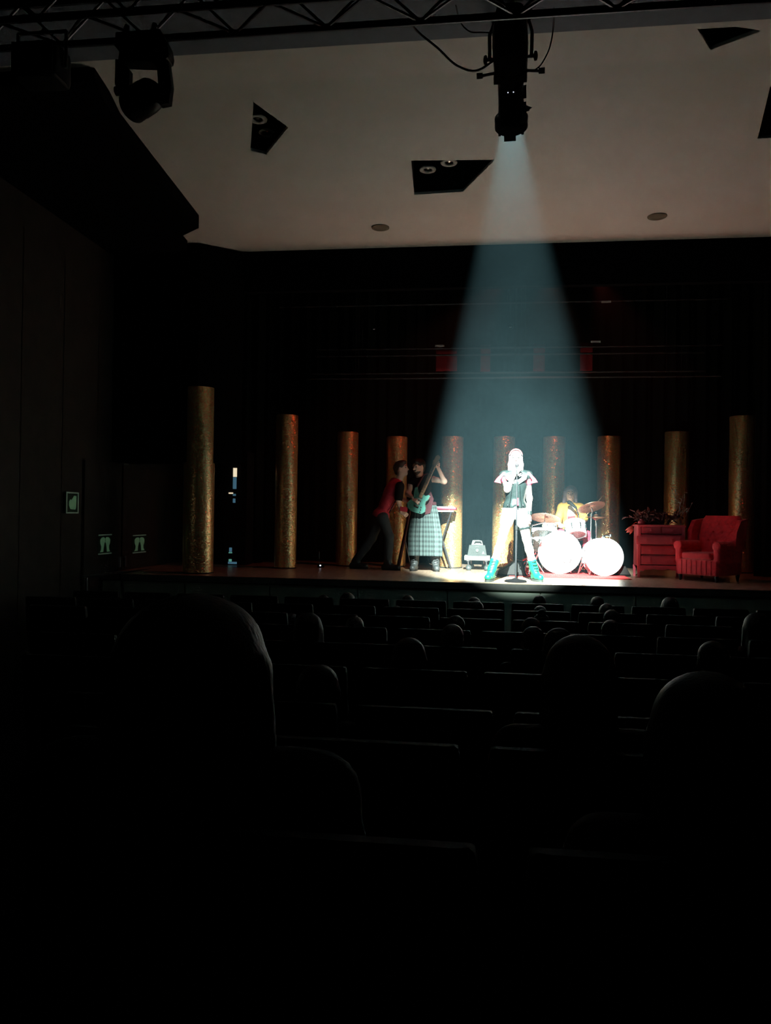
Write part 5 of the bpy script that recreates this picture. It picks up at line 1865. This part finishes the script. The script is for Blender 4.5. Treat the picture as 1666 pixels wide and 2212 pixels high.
nk = npv(j['neck'])
solid_obj('jacket', [solid(jk, .011, .03, sub=[('c', nk + npv((0, -.17, .05)), npv(j['pel']) + npv((0, -.22, 0)), .085, .13), ('c', nk + npv((0, 0, .0)), nk + npv((0, 0, .1)), .066, .07)], cuts=[(tuple(npv(j['pel']) + npv((0, 0, -.05))), (0, 0, -1))])], 'yellow_cloth', dmr)
for k in range(3):
    c = lerp(nk, j['pel'], .45 + .10 * k) + npv((-.0 + .01 * k, -.130 - .002 * k, 0))
    MB().prism([c + npv((-.06, 0, .02)), c + npv((.06, 0, .03)), c + npv((.055, 0, -.005)), c + npv((-.055, 0, -.02))], (0, .006, 0)).build('shirt_print', 'print_red', dmr)
solid_obj('trousers', [solid(torso_prims(j, .012, 1.0, ('pelvis',)) + leg_prims(j, 'a', .012) + leg_prims(j, 'b', .012), .011, .03)], 'red_cloth', dmr)
for k in 'ab':
    shoe(j, k, 'shoe_black', 'rubber', dmr, .98, .05, None, 'shoe')
for nm, wr, tipp in (('left', j['wra'], gy(1190, 1127, Y - .62)), ('right', j['wrb'], gy(1300, 1074, Y - .55))):
    wv = npv(wr) + npv((0, -.07, -.01))
    d = nrm(tipp - wv)
    o = MB().tube([wv - d * .09, wv + d * .25, tipp - d * .015, tipp], [.0075, .007, .005, .007], 8).build('drumstick', 'guitar_neck', None, True)
    tag(o, 'wooden drumstick in the drummer\'s %s' % ('hand on the side of the singer' if nm == 'left' else 'raised hand beside the ride cymbal'), 'drumstick')

# ================================================================== SEATS AND AUDIENCE
def make_seat():
    t = thing('theatre_seat', 'seat', 'seat', (0, 0, 0), local=True)
    rings = []
    for z, y0, th_, ins in ((.40, .0, .05, .0), (.42, .0, .06, .0), (.80, -.07, .05, .0), (1.02, -.10, .040, .004), (1.045, -.103, .034, .010), (1.05, -.104, .020, .02)):
        w_ = .275 - ins
        rings.append([(-w_, y0 - th_ / 2, z), (-w_ + .02, y0 - th_ / 2 - .006, z), (w_ - .02, y0 - th_ / 2 - .006, z), (w_, y0 - th_ / 2, z), (w_, y0 + th_ / 2, z), (-w_, y0 + th_ / 2, z)])
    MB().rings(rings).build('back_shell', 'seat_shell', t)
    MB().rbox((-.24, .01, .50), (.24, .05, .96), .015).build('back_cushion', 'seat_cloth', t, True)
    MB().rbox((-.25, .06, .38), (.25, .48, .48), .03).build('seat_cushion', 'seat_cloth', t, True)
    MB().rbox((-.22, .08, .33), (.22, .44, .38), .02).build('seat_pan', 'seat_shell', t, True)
    MB().box((-.05, .10, .02), (.05, .20, .34)).build('pedestal', 'dark_steel', t)
    MB().box((-.12, .04, .0), (.12, .28, .02)).build('floor_plate', 'dark_steel', t)
    return t


ROWS = [8.6 - .9 * r_ for r_ in range(9)]
ROWLAB = ['dark seat in the front row, right below the stage edge', 'dark seat in the second row from the stage', 'dark seat in the third row from the stage', 'dark seat in the fourth row from the stage',
          'dark seat in the fifth row from the stage', 'dark seat in the sixth row from the stage', 'dark seat in the seventh row from the stage', 'dark seat in the second nearest row to the camera',
          'dark seat in the nearest row at the bottom of the picture']
proto = make_seat()
first = True
SEATX = {}
for r_, ry in enumerate(ROWS):
    px_gap = 1097 if r_ < 3 else (1090 - 60 * (r_ % 2))
    x0 = gy(px_gap, 1320, ry)[0]
    xmin, xmax = max(XL + .35, gy(120, 1350, ry)[0]), min(XR - .4, gy(1666, 1350, ry)[0] + .2)
    xs = []
    for i in range(-14, 15):
        x = x0 + (i + .5) * .62
        if xmin < x < xmax:
            xs.append(x)
            loc = (x, ry, hall_z(ry))
            if first:
                proto.location = loc
                proto['label'] = ROWLAB[r_]
                proto['group'] = 'seats of row %d from the stage' % (r_ + 1)
                first = False
            else:
                dup(proto, loc, ROWLAB[r_], 'seats of row %d from the stage' % (r_ + 1))
    SEATX[r_] = xs


def make_spectator(hair_kind, hair_m, coat):
    """seated figure facing +y, written round the origin, top of the head at about 1.32"""
    j = {'head': npv((0, .05, 1.19)), 'hR': head_frame((0, 1, 0)), 'neck': npv((0, .03, 1.02)), 'sha': npv((.18, .03, .98)), 'shb': npv((-.18, .03, .98)),
         'ela': npv((.23, .10, .70)), 'elb': npv((-.23, .10, .70)), 'wra': npv((.12, .32, .62)), 'wrb': npv((-.12, .32, .62)), 'pel': npv((0, .10, .56)),
         'hipa': npv((.09, .14, .55)), 'hipb': npv((-.09, .14, .55)), 'kna': npv((.11, .56, .56)), 'knb': npv((-.11, .56, .56)), 'ana': npv((.11, .56, .12)), 'anb': npv((-.11, .56, .12)),
         'hea': npv((.11, .52, .045)), 'heb': npv((-.11, .52, .045)), 'toa': npv((.12, .70, .042)), 'tob': npv((-.12, .70, .042))}
    t = thing('person', 'spectator', 'person', (0, 0, 0), 'audience seen from behind', local=True)
    hA = hand_prims(j['wra'], (-.3, 1, -.2), (0, 0, -1), 1.0, .4, 1)
    hB = hand_prims(j['wrb'], (.3, 1, -.2), (0, 0, -1), 1.0, .4, -1)
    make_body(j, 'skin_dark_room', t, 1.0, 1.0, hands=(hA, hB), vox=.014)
    face_parts(j['head'], j['hR'], t)
    Q = lambda x, y, z: j['head'] + npv((x, y, z))
    E3 = np.eye(3)
    if hair_kind == 'short':
        hp = [('e', Q(0, -.02, .042), (.084, .102, .090), E3), ('c', Q(0, -.075, .02), Q(0, -.075, -.05), .055, .045)]
    elif hair_kind == 'bob':
        hp = [('e', Q(0, -.02, .042), (.100, .112, .098), E3), ('c', Q(0, -.05, .0), Q(0, -.05, -.12), .095, .10), ('c', Q(.075, -.01, .0), Q(.085, .0, -.13), .035, .03), ('c', Q(-.075, -.01, .0), Q(-.085, .0, -.13), .035, .03)]
    elif hair_kind == 'bun':
        hp = [('e', Q(0, -.02, .042), (.088, .104, .092), E3), ('e', Q(0, -.06, .145), (.042, .042, .038), E3), ('c', Q(0, -.07, .02), Q(0, -.07, -.06), .055, .035)]
    else:
        hp = [('e', Q(0, -.02, .042), (.106, .116, .104), E3), ('c', Q(0, -.06, .0), Q(0, -.09, -.30), .10, .12), ('c', Q(.08, -.01, .0), Q(.10, -.02, -.28), .04, .04), ('c', Q(-.08, -.01, .0), Q(-.10, -.02, -.28), .04, .04)]
    solid_obj('hair', [solid(hp, .011, .03, [('e', Q(0, .10, -.04), (.064, .085, .11), E3)], .012)], hair_m, t)
    solid_obj('jacket', [solid(torso_prims(j, .022, 1.05) + arm_prims(j, 'a', .02) + arm_prims(j, 'b', .02), .014, .03, sub=[('c', j['neck'] + npv((0, .01, .03)), j['head'], .064, .08)])], coat, t)
    solid_obj('trousers', [solid(torso_prims(j, .012, 1.0, ('pelvis',)) + leg_prims(j, 'a', .012) + leg_prims(j, 'b', .012), .014, .03)], 'denim', t)
    for k in 'ab':
        shoe(j, k, 'shoe_black', 'rubber', t, 1.0, .05, None, 'shoe')
    return t, {'short': 1.322, 'bob': 1.330, 'bun': 1.372, 'long': 1.336}[hair_kind]


KINDS = {'s': make_spectator('short', 'hair_dark', 'black_cloth'), 'b': make_spectator('bob', 'hair_dark', 'maroon_cloth'),
         'n': make_spectator('bun', 'hair_dark', 'black_cloth'), 'l': make_spectator('long', 'hair_dark', 'black_cloth'), 'g': make_spectator('short', 'hair_grey', 'black_cloth')}
# (px of the head, y px of its top, row, kind, label)
AUD = [(752, 1279, 0, 'b', 'spectator with a round bob in the front row below the man in red'),
       (882, 1285, 0, 's', 'short-haired spectator in the front row below the guitarist'),
       (1025, 1289, 0, 's', 'spectator in the front row just left of the microphone stand base'),
       (1165, 1285, 0, 's', 'spectator in the front row below the singer\'s right-hand boot'),
       (1290, 1288, 0, 's', 'spectator in the front row below the smaller white drum'),
       (1447, 1289, 0, 'b', 'spectator in the front row below the red chest of drawers'),
       (700, 1284, 0, 's', 'spectator in the front row below the third column'),
       (1310, 1303, 1, 'g', 'grey-haired spectator in the second row below the smaller drum'),
       (1030, 1297, 1, 's', 'spectator in the second row below the amplifier'),
       (858, 1308, 1, 'g', 'light-haired spectator in the second row below the guitarist'),
       (1167, 1308, 1, 's', 'spectator in the second row below the singer'),
       (1170, 1314, 2, 'n', 'spectator with a hair bun in the third row below the singer'),
       (1322, 1316, 2, 's', 'spectator in the third row below the smaller white drum'),
       (632, 1324, 2, 'g', 'spectator in the third row below the second column, hair catching light'),
       (985, 1328, 3, 's', 'curly spectator in the fourth row below the keyboard column'),
       (1148, 1333, 3, 's', 'spectator in the fourth row below the bass drum'),
       (768, 1330, 3, 'g', 'grey-haired spectator in the fourth row lit at the right side'),
       (1320, 1338, 3, 's', 'spectator in the fourth row at the right of the picture centre'),
       (978, 1347, 4, 'g', 'pale-haired spectator in the fifth row near the centre'),
       (1152, 1352, 4, 's', 'spectator in the fifth row behind the singer\'s axis'),
       (668, 1322, 4, 'b', 'large dark-haired spectator in the fifth row at left'),
       (1207, 1355, 5, 's', 'spectator in the sixth row half hidden by the head before him'),
       (885, 1376, 5, 'b', 'spectator with a bob in the sixth row, left of centre'),
       (1540, 1383, 5, 's', 'spectator in the sixth row at the far right'),
       (1635, 1322, 3, 'b', 'spectator in the fourth row at the right picture edge'),
       (1252, 1369, 7, 'b', 'large round dark head near the middle right'),
       (690, 1433, 6, 'b', 'spectator with a bob in the seventh row, left of centre'),
       (1525, 1447, 8, 'b', 'biggest head silhouette at the right, close to the camera'),
       (420, 1282, 8, 'l', 'large long-haired silhouette at the left, close to the camera')]
used = set()
for px, py, r_, kd, lab in AUD:
    ry = ROWS[r_]
    t, hh = KINDS[kd]
    yy = ry + .06
    p = gy(px, py, yy + .05)
    s_ = (p[2] - hall_z(ry)) / hh
    sw = s_ * (1.25 if kd == 'l' else 1.0)
    if kd not in used:
        used.add(kd)
        o = t
        o.location = (p[0], yy, hall_z(ry))
        o['label'] = lab
    else:
        o = dup(t, (p[0], yy, hall_z(ry)), lab)
    o.scale = (sw, sw, s_)

# ================================================================== HAZE
hz = bpy.data.materials.new('haze')
hz.use_nodes = True
nt = hz.node_tree
nt.nodes.remove(nt.nodes['Principled BSDF'])
vsn = nt.nodes.new('ShaderNodeVolumeScatter')
vsn.inputs['Color'].default_value = (0.50, 0.86, 1.0, 1)
vsn.inputs['Anisotropy'].default_value = 0.2
ge = nt.nodes.new('ShaderNodeNewGeometry')
sx = nt.nodes.new('ShaderNodeSeparateXYZ')
nt.links.new(ge.outputs['Position'], sx.inputs[0])
mr = nt.nodes.new('ShaderNodeMapRange')
mr.interpolation_type = 'SMOOTHSTEP'
mr.inputs['From Min'].default_value = 7.5
mr.inputs['From Max'].default_value = 10.6
mr.inputs['To Min'].default_value = HAZE_HALL
mr.inputs['To Max'].default_value = HAZE_STAGE
nt.links.new(sx.outputs['Y'], mr.inputs['Value'])
nzh = nt.nodes.new('ShaderNodeTexNoise')
nzh.inputs['Scale'].default_value = 1.1
nzh.inputs['Detail'].default_value = 2
nt.links.new(ge.outputs['Position'], nzh.inputs['Vector'])
mr2 = nt.nodes.new('ShaderNodeMapRange')
mr2.inputs['From Min'].default_value = 0.3
mr2.inputs['From Max'].default_value = 0.7
mr2.inputs['To Min'].default_value = 0.65
mr2.inputs['To Max'].default_value = 1.35
nt.links.new(nzh.outputs['Fac'], mr2.inputs['Value'])
mul = nt.nodes.new('ShaderNodeMath')
mul.operation = 'MULTIPLY'
nt.links.new(mr.outputs[0], mul.inputs[0])
nt.links.new(mr2.outputs[0], mul.inputs[1])
nt.links.new(mul.outputs[0], vsn.inputs['Density'])
nt.links.new(vsn.outputs[0], nt.nodes['Material Output'].inputs['Volume'])
MATS['haze'] = hz
o = MB().box((XL + .05, 4.9, -.9), (XR - .05, 13.6, 4.5)).build('haze', 'haze')
o['kind'] = 'stuff'
o['label'] = 'thin theatre haze in the air, lit by the beam'
